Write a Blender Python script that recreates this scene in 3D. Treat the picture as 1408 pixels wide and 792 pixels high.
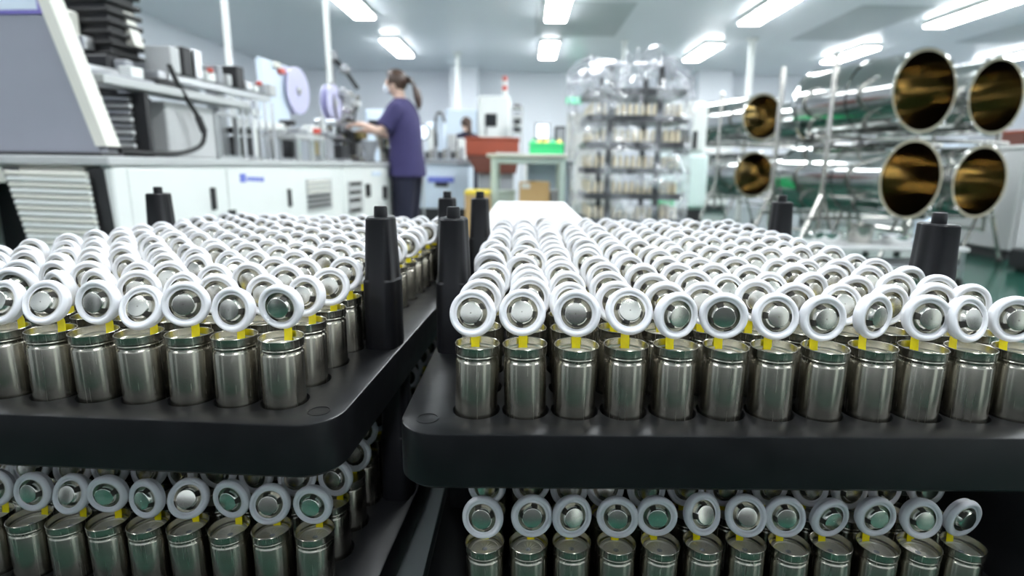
import bpy, bmesh, math, random
from mathutils import Vector, Matrix, noise
random.seed(7)
for o in list(bpy.data.objects): bpy.data.objects.remove(o)
S = bpy.context.scene
COL = S.collection
PI = math.pi

# ------------------------------------------------------------------ camera, world, exposure
CAMH = 0.85
F, CX, CY = 755.73, 726.37, 374.19          # focal length and principal point in pixels of the 1408x792 frame
PITCH, ROLL, YAW = 0.1900, 0.0131, -0.0110
fw = Vector((-math.sin(YAW)*math.cos(PITCH), math.cos(YAW)*math.cos(PITCH), -math.sin(PITCH)))
rt = Vector((math.cos(YAW), math.sin(YAW), 0)); up = rt.cross(fw)
r2 = math.cos(ROLL)*rt + math.sin(ROLL)*up; u2 = -math.sin(ROLL)*rt + math.cos(ROLL)*up
C0 = Vector((0, 0, CAMH))
cam = bpy.data.cameras.new('camera'); camo = bpy.data.objects.new('camera', cam); COL.objects.link(camo)
m = Matrix((r2, u2, -fw)).transposed().to_4x4(); m.translation = C0
camo.matrix_world = m
cam.sensor_width = 36; cam.lens = F*36/1408
cam.shift_x = (704-CX)/1408; cam.shift_y = -(396-CY)/1408
cam.clip_start = 0.01; cam.clip_end = 100
cam.dof.use_dof = True; cam.dof.focus_distance = 0.42; cam.dof.aperture_fstop = 4.6
S.camera = camo
w = bpy.data.worlds.new('world'); S.world = w; w.use_nodes = True
w.node_tree.nodes['Background'].inputs[0].default_value = (0.8, 0.88, 1, 1)
w.node_tree.nodes['Background'].inputs[1].default_value = 0.02
S.view_settings.view_transform = 'Standard'; S.view_settings.look = 'None'
S.view_settings.gamma = 1; S.view_settings.use_curve_mapping = False
S.view_settings.exposure = 0.0
LIGHT = 46.0                                   # radiance of the fluorescent diffusers

def ray(x, y): return fw + r2*((x-CX)/F) - u2*((y-CY)/F)
def at(x, y, Y):
    d = ray(x, y); return C0 + d*(Y/d.y)
# frame of the machine line on the left: local y runs along the line, local x points to the aisle
RA = math.radians(5.5); RP = Vector((-1.31, 1.8, 0))
ROW = Matrix.Translation(RP) @ Matrix.Rotation(-RA, 4, 'Z')
rn = Vector((math.cos(RA), -math.sin(RA), 0)); ru = Vector((math.sin(RA), math.cos(RA), 0))
def row(x, y, off=0.0):
    d = ray(x, y); t = (rn.dot(RP)+off)/rn.dot(d); P = C0 + d*t
    return ru.dot(P-RP), P.z

# ------------------------------------------------------------------ materials
MAT = {}
def mat(name, col, rough=0.5, metal=0.0, noise_amt=0.0, noise_scale=20, bump=0.0, stretch=(1, 1, 1), emit=0, spec=0.5, rough_var=0.0, trans=0.0, sss=0.0):
    M = bpy.data.materials.new(name); M.use_nodes = True; nt = M.node_tree; b = nt.nodes['Principled BSDF']
    c = (*col, 1)
    b.inputs['Base Color'].default_value = c; b.inputs['Roughness'].default_value = rough; b.inputs['Metallic'].default_value = metal
    b.inputs['Specular IOR Level'].default_value = spec
    if trans: b.inputs['Transmission Weight'].default_value = trans
    if sss:
        b.inputs['Subsurface Weight'].default_value = sss; b.inputs['Subsurface Radius'].default_value = (.004, .004, .004); b.inputs['Subsurface Scale'].default_value = 1
    if emit:
        b.inputs['Emission Color'].default_value = c; b.inputs['Emission Strength'].default_value = emit
    if noise_amt or bump or rough_var:
        tc = nt.nodes.new('ShaderNodeTexCoord'); mp = nt.nodes.new('ShaderNodeMapping'); nz = nt.nodes.new('ShaderNodeTexNoise')
        mp.inputs['Scale'].default_value = stretch; nz.inputs['Scale'].default_value = noise_scale; nz.inputs['Detail'].default_value = 4
        nt.links.new(tc.outputs['Object'], mp.inputs[0]); nt.links.new(mp.outputs[0], nz.inputs['Vector'])
        if noise_amt:
            mx = nt.nodes.new('ShaderNodeMix'); mx.data_type = 'RGBA'
            mx.inputs[6].default_value = tuple(max(0, v*(1-noise_amt)) for v in col)+(1,)
            mx.inputs[7].default_value = tuple(min(1, v*(1+noise_amt)) for v in col)+(1,)
            nt.links.new(nz.outputs[0], mx.inputs[0]); nt.links.new(mx.outputs[2], b.inputs['Base Color'])
        if rough_var:
            mr = nt.nodes.new('ShaderNodeMapRange'); mr.inputs[3].default_value = max(0, rough-rough_var); mr.inputs[4].default_value = rough+rough_var
            nt.links.new(nz.outputs[0], mr.inputs[0]); nt.links.new(mr.outputs[0], b.inputs['Roughness'])
        if bump:
            bp = nt.nodes.new('ShaderNodeBump'); bp.inputs['Strength'].default_value = bump; bp.inputs['Distance'].default_value = 0.001
            nt.links.new(nz.outputs[0], bp.inputs['Height']); nt.links.new(bp.outputs[0], b.inputs['Normal'])
    MAT[name] = M; return M
mat('can_steel', (.37, .35, .30), .265, 1, .05, 60, 0, (14, 14, .3), rough_var=.03)
nt = MAT['can_steel'].node_tree; tg = nt.nodes.new('ShaderNodeTangent'); tg.direction_type = 'RADIAL'; tg.axis = 'Z'
bs = nt.nodes['Principled BSDF']; bs.inputs['Anisotropic'].default_value = .74; bs.inputs['Anisotropic Rotation'].default_value = .25
nt.links.new(tg.outputs[0], bs.inputs['Tangent'])
mat('rim_steel', (.62, .60, .53), .26, 1, .08, 300)
mat('lid_floor', (.58, .56, .50), .40, .45, .1, 200)
mat('cap_steel', (.70, .68, .62), .24, 1, .06, 150)
mat('slot_dark', (.03, .027, .022), .6)
mat('ring_plastic', (.74, .74, .77), .38, 0)
mat('tab_yellow', (.93, .78, .0), .32, 0, .12, 250)
mat('tray_black', (.004, .0042, .005), .36, 0, .45, 45, .10, (1, 1, 1), rough_var=.12, spec=.3)
mat('post_black', (.0045, .0045, .006), .45, 0, .2, 60, .06, spec=.25)
mat('wall_white', (.86, .88, .93), .45, 0, .02, 2)
mat('ceiling_paint', (.74, .78, .82), .30, 0, .03, 1.2)
mat('ceiling_grey', (.50, .54, .56), .5, 0, .04, 3)
mat('floor_green', (.011, .064, .045), .16, 0, .15, 2.5, rough_var=.05)
mat('paint_white', (.80, .82, .80), .42, 0, .03, 6)
mat('paint_bluewhite', (.68, .77, .88), .40, 0, .03, 6)
mat('paint_mint', (.72, .84, .82), .35, 0, .03, 6)
mat('paint_cream', (.74, .73, .66), .45, 0, .04, 8)
mat('paint_grey', (.30, .31, .33), .45, 0, .06, 8)
mat('paint_lightgrey', (.50, .51, .51), .45, 0, .05, 8)
mat('panel_slate', (.30, .31, .36), .4, 0, .06, 5)
mat('added_dark_panel', (.045, .047, .05), .6)  # for the added out-of-view panels that the cans mirror as dark
mat('dark', (.022, .022, .024), .5, 0, .2, 30)
mat('glass_black', (.008, .009, .011), .08)
mat('aluminium', (.62, .63, .64), .32, 1, .08, 40)
mat('stainless', (.47, .48, .47), .12, 1, .05, 5, rough_var=.03)
mat('stainless_inner', (.52, .46, .33), .10, 1, .12, 3, rough_var=.04)
mat('steel_tube', (.55, .53, .50), .25, 1, .1, 20)
mat('rail_white', (.90, .90, .90), .25, 0, .04, 30)
mat('chrome', (.8, .8, .8), .08, 1)
mat('red_paint', (.30, .058, .028), .45, 0, .08, 8)
mat('red_dark', (.11, .03, .018), .5, 0, .08, 8)
mat('red_lamp', (.55, .07, .05), .4)
mat('green_basket', (.05, .62, .22), .4, 0, .05, 10)
mat('yellow_ball', (.85, .72, .12), .5)
mat('green_sign', (.05, .75, .35), .4, emit=2.0)
mat('cardboard', (.58, .38, .17), .75, 0, .1, 12)
mat('tape_yellow', (.80, .62, .06), .45)
mat('table_green', (.50, .60, .54), .45, 0, .05, 8)
mat('table_top', (.55, .56, .47), .4, 0, .05, 8)
mat('reel_lavender', (.58, .57, .78), .35, 0, .03, 8)
mat('logo_blue', (.16, .20, .62), .5)
mat('frame_violet', (.24, .20, .62), .5)
mat('screen_white', (.85, .92, 1), .3, emit=1.3)
mat('skin', (.68, .46, .36), .5)
mat('hair', (.055, .028, .018), .45, 0, .3, 60, stretch=(1, 1, 5))
mat('tunic_purple', (.034, .028, .105), .8, 0, .15, 40)
mat('trousers_navy', (.010, .011, .030), .8, 0, .15, 40)
mat('mask_white', (.80, .84, .90), .7)
mat('shoe', (.7, .7, .72), .6)
mat('rubber', (.015, .015, .015), .6)
mat('white_belt', (.84, .84, .83), .4)
mat('cell_cream', (.80, .70, .48), .35, .25)
mat('brass', (.5, .40, .18), .3, 1)
M = mat('lamp_diffuser', (.93, .97, 1), .4, emit=LIGHT)
# clear wrapping film: partly transparent, glossy
M = bpy.data.materials.new('film'); M.use_nodes = True; nt = M.node_tree; nt.nodes.clear()
out = nt.nodes.new('ShaderNodeOutputMaterial'); tr = nt.nodes.new('ShaderNodeBsdfTransparent'); gl = nt.nodes.new('ShaderNodeBsdfGlossy'); df = nt.nodes.new('ShaderNodeBsdfDiffuse')
gl.inputs['Roughness'].default_value = .12; df.inputs[0].default_value = (.85, .87, .93, 1); tr.inputs[0].default_value = (.97, .97, .98, 1)
tcn = nt.nodes.new('ShaderNodeTexCoord'); nz = nt.nodes.new('ShaderNodeTexNoise'); nz.inputs['Scale'].default_value = 9; nz.inputs['Detail'].default_value = 7
nt.links.new(tcn.outputs['Object'], nz.inputs['Vector'])
mr = nt.nodes.new('ShaderNodeMapRange'); mr.inputs[1].default_value = .42; mr.inputs[2].default_value = .72; mr.inputs[3].default_value = .09; mr.inputs[4].default_value = .70
nt.links.new(nz.outputs[0], mr.inputs[0])
m1 = nt.nodes.new('ShaderNodeMixShader'); m1.inputs[0].default_value = .5
m2 = nt.nodes.new('ShaderNodeMixShader')
nt.links.new(gl.outputs[0], m1.inputs[1]); nt.links.new(df.outputs[0], m1.inputs[2])
nt.links.new(mr.outputs[0], m2.inputs[0]); nt.links.new(tr.outputs[0], m2.inputs[1]); nt.links.new(m1.outputs[0], m2.inputs[2]); nt.links.new(m2.outputs[0], out.inputs[0])
MAT['film'] = M

# ------------------------------------------------------------------ mesh helpers
class MB:
    def __init__(s, mtx=None): s.v = []; s.f = []; s.mi = []; s.m = mtx
    def add(s, vs, fs, mi=0):
        b = len(s.v); s.v += [Vector(p) for p in vs]; s.f += [tuple(b+i for i in f) for f in fs]; s.mi += [mi]*len(fs); return s
    def box(s, a, b, c=0.003, mi=0):
        x0, x1 = sorted((a[0], b[0])); y0, y1 = sorted((a[1], b[1])); z0, z1 = sorted((a[2], b[2]))
        c = min(c, (x1-x0)*.3, (y1-y0)*.3, (z1-z0)*.3)
        X, Y, Z = (x0, x1), (y0, y1), (z0, z1)
        vs = []; idx = {}
        for i in (0, 1):
            for j in (0, 1):
                for k in (0, 1):
                    sx, sy, sz = (1, -1)[i], (1, -1)[j], (1, -1)[k]
                    for ax in range(3):
                        p = [X[i]+sx*c, Y[j]+sy*c, Z[k]+sz*c]; p[ax] = (X[i], Y[j], Z[k])[ax]
                        idx[i, j, k, ax] = len(vs); vs.append(p)
        fs = []
        for ax in range(3):
            o = [q for q in range(3) if q != ax]
            for d in (0, 1):
                q = []
                for (e, g) in ((0, 0), (1, 0), (1, 1), (0, 1)):
                    t = [0, 0, 0]; t[ax] = d; t[o[0]] = e; t[o[1]] = g; q.append(idx[(*t, ax)])
                fs.append(q)
        for ax in range(3):
            o = [q for q in range(3) if q != ax]
            for (e, g) in ((0, 0), (1, 0), (1, 1), (0, 1)):
                q = []
                for d, a2 in ((0, o[0]), (1, o[0]), (1, o[1]), (0, o[1])):
                    t = [0, 0, 0]; t[ax] = d; t[o[0]] = e; t[o[1]] = g; q.append(idx[(*t, a2)])
                fs.append(q)
        for i in (0, 1):
            for j in (0, 1):
                for k in (0, 1): fs.append([idx[i, j, k, 0], idx[i, j, k, 1], idx[i, j, k, 2]])
        return s.add(vs, fs, mi)
    def lathe(s, prof, n=24, o=(0, 0, 0), axis=None, mi=0, caps=(False, False)):
        """prof: (r, h) along axis; axis default +z"""
        o = Vector(o); a = Vector(axis or (0, 0, 1)).normalized()
        e = Vector((1, 0, 0)) if abs(a.x) < .9 else Vector((0, 1, 0))
        e1 = (e - a*e.dot(a)).normalized(); e2 = a.cross(e1)
        vs = []; fs = []
        for r, h in prof:
            for k in range(n):
                t = 2*PI*k/n; vs.append(o + a*h + (e1*math.cos(t)+e2*math.sin(t))*r)
        for i in range(len(prof)-1):
            for k in range(n):
                k2 = (k+1) % n; fs.append((i*n+k, i*n+k2, (i+1)*n+k2, (i+1)*n+k))
        if caps[0]: fs.append(tuple(range(n))[::-1])
        if caps[1]: fs.append(tuple((len(prof)-1)*n+k for k in range(n)))
        return s.add(vs, fs, mi)
    def cyl(s, a, b, r, n=16, mi=0, r1=None, c=0.0):
        a = Vector(a); b = Vector(b); L = (b-a).length; r1 = r if r1 is None else r1
        c = min(c or r*.12, L*.3)
        return s.lathe([(r-c, 0), (r, c), (r1, L-c), (r1-c, L)], n, a, b-a, mi, (True, True))
    def tube(s, pts, r, n=10, mi=0, res=6):
        P = [Vector(p) for p in pts]
        Q = []
        for i in range(len(P)-1):
            p0 = P[max(i-1, 0)]; p1 = P[i]; p2 = P[i+1]; p3 = P[min(i+2, len(P)-1)]
            for k in range(res):
                t = k/res
                Q.append(.5*((2*p1)+(p2-p0)*t+(2*p0-5*p1+4*p2-p3)*t*t+(3*p1-p0-3*p2+p3)*t**3))
        Q.append(P[-1]); vs = []; fs = []
        for i, q in enumerate(Q):
            d = (Q[min(i+1, len(Q)-1)]-Q[max(i-1, 0)]).normalized()
            e = Vector((0, 0, 1)) if abs(d.z) < .9 else Vector((1, 0, 0))
            e1 = d.cross(e).normalized(); e2 = d.cross(e1)
            for k in range(n):
                t = 2*PI*k/n; vs.append(q+(e1*math.cos(t)+e2*math.sin(t))*r)
        for i in range(len(Q)-1):
            for k in range(n):
                k2 = (k+1) % n; fs.append((i*n+k, i*n+k2, (i+1)*n+k2, (i+1)*n+k))
        fs.append(tuple(range(n))); fs.append(tuple((len(Q)-1)*n+k for k in range(n)))
        return s.add(vs, fs, mi)
    def loft(s, rings, n=18, mi=0):
        """rings: (center, e1, e2) half-axes vectors"""
        vs = []; fs = []
        for c, a, b in rings:
            c, a, b = Vector(c), Vector(a), Vector(b)
            for k in range(n):
                t = 2*PI*k/n; vs.append(c+a*math.cos(t)+b*math.sin(t))
        for i in range(len(rings)-1):
            for k in range(n):
                k2 = (k+1) % n; fs.append((i*n+k, i*n+k2, (i+1)*n+k2, (i+1)*n+k))
        fs.append(tuple(range(n))); fs.append(tuple((len(rings)-1)*n+k for k in range(n)))
        return s.add(vs, fs, mi)
    def prism(s, poly, d, mi=0):
        """polygon of 3-D points extruded by vector d"""
        P = [Vector(p) for p in poly]; d = Vector(d); n = len(P)
        fs = [tuple(range(n)), tuple(range(n, 2*n))[::-1]]+[(k, (k+1) % n, n+(k+1) % n, n+k) for k in range(n)]
        return s.add(P+[p+d for p in P], fs, mi)
    def sphere(s, o, r, n=16, k=10, sc=(1, 1, 1), mi=0):
        o = Vector(o); prof = []
        vs = []; fs = []
        for i in range(k+1):
            t = PI*i/k
            for j in range(n):
                u = 2*PI*j/n; vs.append(o+Vector((r*sc[0]*math.sin(t)*math.cos(u), r*sc[1]*math.sin(t)*math.sin(u), r*sc[2]*math.cos(t))))
        for i in range(k):
            for j in range(n):
                j2 = (j+1) % n; fs.append((i*n+j, (i+1)*n+j, (i+1)*n+j2, i*n+j2))
        return s.add(vs, fs, mi)
    def mesh(s, name, mats, inv=None, angle=35):
        T = (inv or Matrix()) @ (s.m or Matrix())
        me = bpy.data.meshes.new(name)
        me.from_pydata([tuple(T @ p) for p in s.v], [], s.f)
        for x in (mats if isinstance(mats, (list, tuple)) else [mats]): me.materials.append(MAT[x])
        me.polygons.foreach_set('material_index', s.mi)
        bm = bmesh.new(); bm.from_mesh(me); bmesh.ops.remove_doubles(bm, verts=bm.verts, dist=1e-6)
        bmesh.ops.recalc_face_normals(bm, faces=bm.faces); bm.to_mesh(me); bm.free()
        me.shade_smooth(); me.set_sharp_from_angle(angle=math.radians(angle))
        return me
WM = {}
def link(name, data, parent=None):
    o = bpy.data.objects.new(name, data); COL.objects.link(o)
    if parent is not None: o.parent = parent
    return o
def build(mb, name, mats, parent=None, angle=35):
    """one mesh object; geometry given in world (or row) space, stored relative to the parent thing"""
    W = WM.get(parent.name, Matrix()) if parent is not None else Matrix()
    o = link(name, mb.mesh(name, mats, W.inverted(), angle), parent)
    WM[o.name] = W
    return o
def tag(o, label, cat, group=None, kind=None):
    o['label'] = label; o['category'] = cat
    if group: o['group'] = group
    if kind: o['kind'] = kind
    return o
def thing(name, label, cat, loc=(0, 0, 0), rz=0.0, group=None):
    o = link(name, None); o.location = loc; o.rotation_euler = (0, 0, rz); o.empty_display_size = .05
    WM[o.name] = Matrix.Translation(Vector(loc)) @ Matrix.Rotation(rz, 4, 'Z')
    return tag(o, label, cat, group)
def rthing(name, label, cat, x, y, z, group=None):
    return thing(name, label, cat, ROW @ Vector((x, y, z)), -RA, group)
def struct(mb, name, mats, label=None):
    o = build(mb, name, mats); o['kind'] = 'structure'
    if label: o['label'] = label
    return o
def part(name, mats, parent, fn, mtx=None, angle=35):
    b = MB(mtx); fn(b); return build(b, name, mats, parent, angle)

# ------------------------------------------------------------------ the room
XL, XR, YB, YF, ZC = -5.4, 11.0, 12.85, -2.2, 2.9
struct(MB().box((XL, YF, -.1), (XR, YB, 0), .001), 'floor', 'floor_green')
struct(MB().box((XL, YF, ZC), (XR, YB, ZC+.1), .001), 'ceiling', 'ceiling_paint')
struct(MB().box((XL-.1, YB, 0), (XR+.1, YB+.1, ZC), .001), 'wall_back', 'wall_white')
struct(MB().box((XL-.1, YF, 0), (XL, YB, ZC), .001), 'wall_left', 'wall_white')
struct(MB().box((XR, YF, 0), (XR+.1, YB, ZC), .001), 'wall_right', 'wall_white')
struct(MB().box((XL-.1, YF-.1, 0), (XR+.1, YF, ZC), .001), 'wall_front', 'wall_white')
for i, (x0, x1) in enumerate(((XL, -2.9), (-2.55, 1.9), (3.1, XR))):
    struct(MB().box((x0, YF+.0005, 0), (x1, YF+.03, 1.35), .004), 'trim_%d' % (6+i), 'added_dark_panel')  # made-up dark panels behind the camera, added to darken the can reflections
d2 = struct(MB().box((1.9, YF+.0005, 0), (3.1, YF+.04, 2.1), .006), 'added_reflection_door', 'paint_white')  # made-up white door out of view, added for bright streaks in the cans
build(MB().cyl((2.45, YF+.07, .95), (2.45, YF+.07, 1.15), .012, 10), 'door_handle', 'aluminium', d2)  # handle of the added door
struct(MB().box((-1.60, 12.25, 0), (-1.0, YB, ZC), .01), 'trim_1', 'wall_white')
struct(MB().box((3.72, 12.25, 0), (4.45, YB, ZC), .01), 'trim_2', 'wall_white')
for i, (x0, x1, y0, y1) in enumerate(((.16, 1.42, 7.45, 9.25), (4.25, 5.2, 7.4, 9.3), (6.9, 7.9, 7.4, 9.3))):
    struct(MB().box((x0, y0, ZC-.012), (x1, y1, ZC-.0005), .003), 'trim_%d' % (i+3), 'ceiling_grey')
d1 = struct(MB().box((.98, YB-.05, 0), (2.1, YB-.001, 2.05), .01), 'door_1', 'paint_cream')
build(MB().box((1.04, YB-.07, .05), (1.52, YB-.049, 1.98), .004), 'door_leaf', 'paint_cream', d1)
build(MB().box((1.56, YB-.07, .05), (2.04, YB-.049, 1.98), .004), 'door_leaf', 'paint_cream', d1)
build(MB().cyl((1.50, YB-.1, .95), (1.50, YB-.1, 1.15), .012, 10), 'door_handle', 'aluminium', d1)
t = thing('exit_sign', 'small lit green exit sign on the back wall above the door', 'sign', (1.12, YB-.06, 2.24))
part('sign_box', 'aluminium', t, lambda b: b.box((.93, YB-.05, 2.23), (1.31, YB-.001, 2.40), .004))
part('sign_face', 'green_sign', t, lambda b: b.box((.95, YB-.056, 2.245), (1.29, YB-.051, 2.385), .002))

# ceiling lights: housing + glowing diffuser, one regular grid through the hall
LX = (-2.22, .42, 3.12, 5.72, 8.6); LY = (10.2, 7.5, 4.8, 2.1, -.6)
nx = ('left', 'middle', 'right-of-middle', 'right', 'far right')
seen_y = {0: 'back row of ceiling lights', 1: 'nearer visible row of ceiling lights'}
for j, y in enumerate(LY):
    for i, x in enumerate(LX):
        lab = ('bright strip light, %s one in the %s' % (nx[i], seen_y[j])) if j in seen_y else 'bright fluorescent strip light on the ceiling above and behind the camera'
        t = thing('ceiling_light', lab, 'light', (x, y, ZC), 0, 'fluorescent strip lights on the ceiling')
        part('housing', 'paint_white', t, lambda b: b.box((x-.16, y-.68, ZC-.05), (x+.16, y+.68, ZC-.0005), .004))
        part('diffuser', 'lamp_diffuser', t, lambda b: b.box((x-.14, y-.66, ZC-.075), (x+.14, y+.66, ZC-.0505), .006))

# white pipes dropping from the ceiling
for (px, py0, Y, zb, r, lab) in ((313, 60, 3.6, 1.0, .020, 'white pipe dropping from the ceiling behind the grey machine housing'),
                                 (453, 100, 4.9, .9, .022, 'white pipe dropping from the ceiling beside the lavender reels'),
                                 (629, 75, 10.8, 0, .045, 'white pipe in front of the left wall column'),
                                 (1031, 100, 9.3, 0, .05, 'white pipe dropping from the ceiling behind the left steel tubes'),
                                 (858, 75, 9.6, 0, .035, 'white pipe dropping from the ceiling behind the film-wrapped stack')):
    P = at(px, py0, Y)
    t = thing('ceiling_pipe', lab, 'pipe', (P.x, P.y, zb))
    part('pipe', 'paint_white', t, lambda b: b.cyl((P.x, P.y, zb), (P.x, P.y, ZC-.0005), r, 12))
    part('ceiling_flange', 'paint_white', t, lambda b: b.cyl((P.x, P.y, ZC-.03), (P.x, P.y, ZC-.001), r*2, 14))

# ------------------------------------------------------------------ cell trays
PX, PY, NC, NR = .0357, .0410, 12, 15
RX0, RY0 = -.0323, .3755
TZ = .6757; TH = .041; SP = .176; SPW = .1676; LDX, LDY = .004, .023; HC = .0507
MX, MYF = .0517, .039                        # margins from the outer cell rows to the tray edge
PYA, PYB, PMX = .140, .460, .0327             # posts, measured from the front row / the outer column
def tray_mesh():
    # local origin: centre of the front-left hole, z = 0 at the top face
    b = bmesh.new(); R = .0168; K = 24
    x0, x1, y0, y1 = -PX/2, (NC-.5)*PX, -PY/2, (NR-.5)*PY
    def side(a, c):
        return [(a[0]+(c[0]-a[0])*k/6, a[1]+(c[1]-a[1])*k/6) for k in range(6)]
    for i in range(NC):
        for j in range(NR):
            cx, cy = i*PX, j*PY; hx, hy = PX/2, PY/2
            sq = side((-hx, -hy), (hx, -hy))+side((hx, -hy), (hx, hy))+side((hx, hy), (-hx, hy))+side((-hx, hy), (-hx, -hy))
            o_ = [b.verts.new((cx+p[0], cy+p[1], 0)) for p in sq]
            an = [math.atan2(p[1], p[0]) for p in sq]
            c_ = [b.verts.new((cx+(R+.0006)*math.cos(a), cy+(R+.0006)*math.sin(a), 0)) for a in an]
            c1 = [b.verts.new((cx+R*math.cos(a), cy+R*math.sin(a), -.0008)) for a in an]
            c2 = [b.verts.new((cx+R*math.cos(a), cy+R*math.sin(a), -.010)) for a in an]
            for k in range(K):
                q = (k+1) % K
                b.faces.new((o_[k], o_[q], c_[q], c_[k])); b.faces.new((c_[k], c_[q], c1[q], c1[k])); b.faces.new((c1[k], c1[q], c2[q], c2[k]))
            b.faces.new(c2)
    bmesh.ops.remove_doubles(b, verts=b.verts, dist=1e-5)
    inner = [e for e in b.edges if len(e.link_faces) == 1]
    X0, X1, Y0, Y1 = -MX, (NC-1)*PX+MX, -MYF, (NR-1)*PY+MYF
    def outline(ins, z, rad=.028):
        pts = []; r = rad-ins
        for (cx, cy, a0) in ((X1-rad, Y1-rad, 0), (X0+rad, Y1-rad, 90), (X0+rad, Y0+rad, 180), (X1-rad, Y0+rad, 270)):
            for k in range(9):
                a = math.radians(a0+k*90/8); pts.append((cx+r*math.cos(a), cy+r*math.sin(a), z))
        return [b.verts.new(p) for p in pts]
    rings = [outline(.0016, 0), outline(.0005, -.0006), outline(0, -.0018), outline(0, -TH+.003), outline(.003, -TH)]
    n = len(rings[0]); es = []
    for k in range(n): es.append(b.edges.new((rings[0][k], rings[0][(k+1) % n])))
    bmesh.ops.triangle_fill(b, use_beauty=True, use_dissolve=False, edges=es+inner, normal=(0, 0, 1))
    for a, c in zip(rings, rings[1:]):
        for k in range(n):
            q = (k+1) % n; b.faces.new((a[k], a[q], c[q], c[k]))
    b.faces.new(rings[-1])
    bmesh.ops.recalc_face_normals(b, faces=b.faces)
    me = bpy.data.meshes.new('tray_plate'); b.to_mesh(me); b.free(); me.materials.append(MAT['tray_black'])
    me.shade_smooth(); me.set_sharp_from_angle(angle=math.radians(38)); return me
TRAY = tray_mesh()
def post_mesh():
    # stacking post: long in y, central round core, wider foot below a shoulder, round tip on top
    b = MB()
    def sec(wx, wy, core, z, flare=0.0):
        pts = []; N = 40
        for k in range(N):
            a = 2*PI*k/N; c, s_ = math.cos(a), math.sin(a)
            e = 4.0
            r1 = 1/((abs(c)/wx)**e+(abs(s_)/wy)**e)**(1/e)
            # round core standing proud of the flanks
            r = max(r1, core*.98)
            pts.append(Vector((r*c+(flare if c > 0 else 0)*c, r*s_, z)))
        return pts
    secs = [sec(.0158, .0212, .0180, 0), sec(.0156, .0210, .0178, .066), sec(.0143, .0198, .0163, .068), sec(.0112, .0188, .0138, .1250), sec(.0100, .0178, .0126, .1265)]
    n = 40; vs = [p for s_ in secs for p in s_]; fs = []
    for i in range(len(secs)-1):
        for k in range(n): fs.append((i*n+k, i*n+(k+1) % n, (i+1)*n+(k+1) % n, (i+1)*n+k))
    fs.append(tuple((len(secs)-1)*n+k for k in range(n)))
    b.add(vs, fs)
    return b.mesh('post', 'post_black', None, 32)
POST = post_mesh()
TIP = MB().lathe([(.0064, .1260), (.0062, .1350), (.0055, .1365)], 20, caps=(True, True)).mesh('post_tip', 'post_black')
MARK = MB().lathe([(.0080, 0), (.0079, .0005), (.0070, .0005), (.0069, .0001)], 28, caps=(False, True)).mesh('moulding_mark', 'tray_black')
def make_tray(loc, rz, label, group, ps=1.0):
    t = thing('cell_tray', label, 'tray', loc, rz, group)
    link('tray_plate', TRAY, t)
    for x in (-PMX, (NC-1)*PX+PMX):
        for y in (PYA, PYB):
            p = link('post', POST, t); p.location = (x, y, 0); p.scale = (1, 1, ps)
            q = link('post_tip', TIP, p)
    for x in (-.033, (NC-1)*PX+.033):
        for y in (-.016, (NR-1)*PY+.016):
            p = link('moulding_mark', MARK, t); p.location = (x, y, -.0001)
    return t
LYAW = -.063; LX0, LY0 = -.1774, .3899         # left tray: last (rightmost) hole of the front row
def left_origin(): # front-left hole of the left tray in world
    R = Matrix.Rotation(LYAW, 4, 'Z'); return Vector((LX0, LY0, 0)) + R @ Vector((-(NC-1)*PX, 0, 0))
LO = left_origin()
TR = []
make_tray((RX0, RY0, TZ), 0, 'black plastic cell tray on top of the right stack', 'black trays of the two near stacks')
make_tray((RX0+LDX, RY0+LDY, TZ-SP), 0, 'black plastic cell tray underneath the right upper tray', 'black trays of the two near stacks', .134/.1265)
make_tray((LO.x, LO.y, TZ-.001), LYAW, 'black plastic cell tray on top of the left stack', 'black trays of the two near stacks')
make_tray((LO.x+LDX, LO.y+LDY, TZ-.001-SP), LYAW, 'black plastic cell tray underneath the left upper tray', 'black trays of the two near stacks', .134/.1265)

# ------------------------------------------------------------------ battery cells
RB, RR = .0152, .0160
SINK = .0095
def can_profile(lo=False):
    h = HC
    if lo: return [(RB-.001, -SINK), (RB, -SINK+.002), (RB, h-.0105), (.0143, h-.0090), (RR-.0004, h-.006), (RR, h), (RR-.0008, h), (RR-.001, h-.0045), (0.0005, h-.0050)]
    return [(.0005, -SINK), (RB-.0012, -SINK), (RB-.0003, -SINK+.0006), (RB, -SINK+.0016), (RB, h-.0120), (RB-.0003, h-.0113), (.0143, h-.0105), (.0141, h-.0096), (.0144, h-.0088),
            (RB-.0002, h-.0082), (RB+.0001, h-.0076), (RB-.0002, h-.0070), (RB-.0002, h-.0066), (RR-.0003, h-.0056), (RR-.0003, h-.0012), (RR, h-.0003), (RR-.0003, h), (RR-.0007, h-.0003)]
def can_mesh():
    b = MB(); n = 32
    b.lathe(can_profile(), n)
    b.lathe([(RR-.0007, HC-.0003), (RR-.0010, HC-.0052), (RB-.0016, HC-.0060), (RB-.0018, HC-.0078)], n, mi=1)
    b.lathe([(RB-.0018, HC-.0078), (.0126, HC-.0080), (.0123, HC-.0074), (.0114, HC-.0074), (.0110, HC-.0079), (.0022, HC-.0079)], n, mi=2)
    b.lathe([(.0022, HC-.0079), (.0014, HC-.0086), (.0003, HC-.0088)], 16, mi=3)
    return b.mesh('can', ['can_steel', 'rim_steel', 'lid_floor', 'paint_grey'], None, 24)
CAN = can_mesh()
RC = .0170
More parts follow.
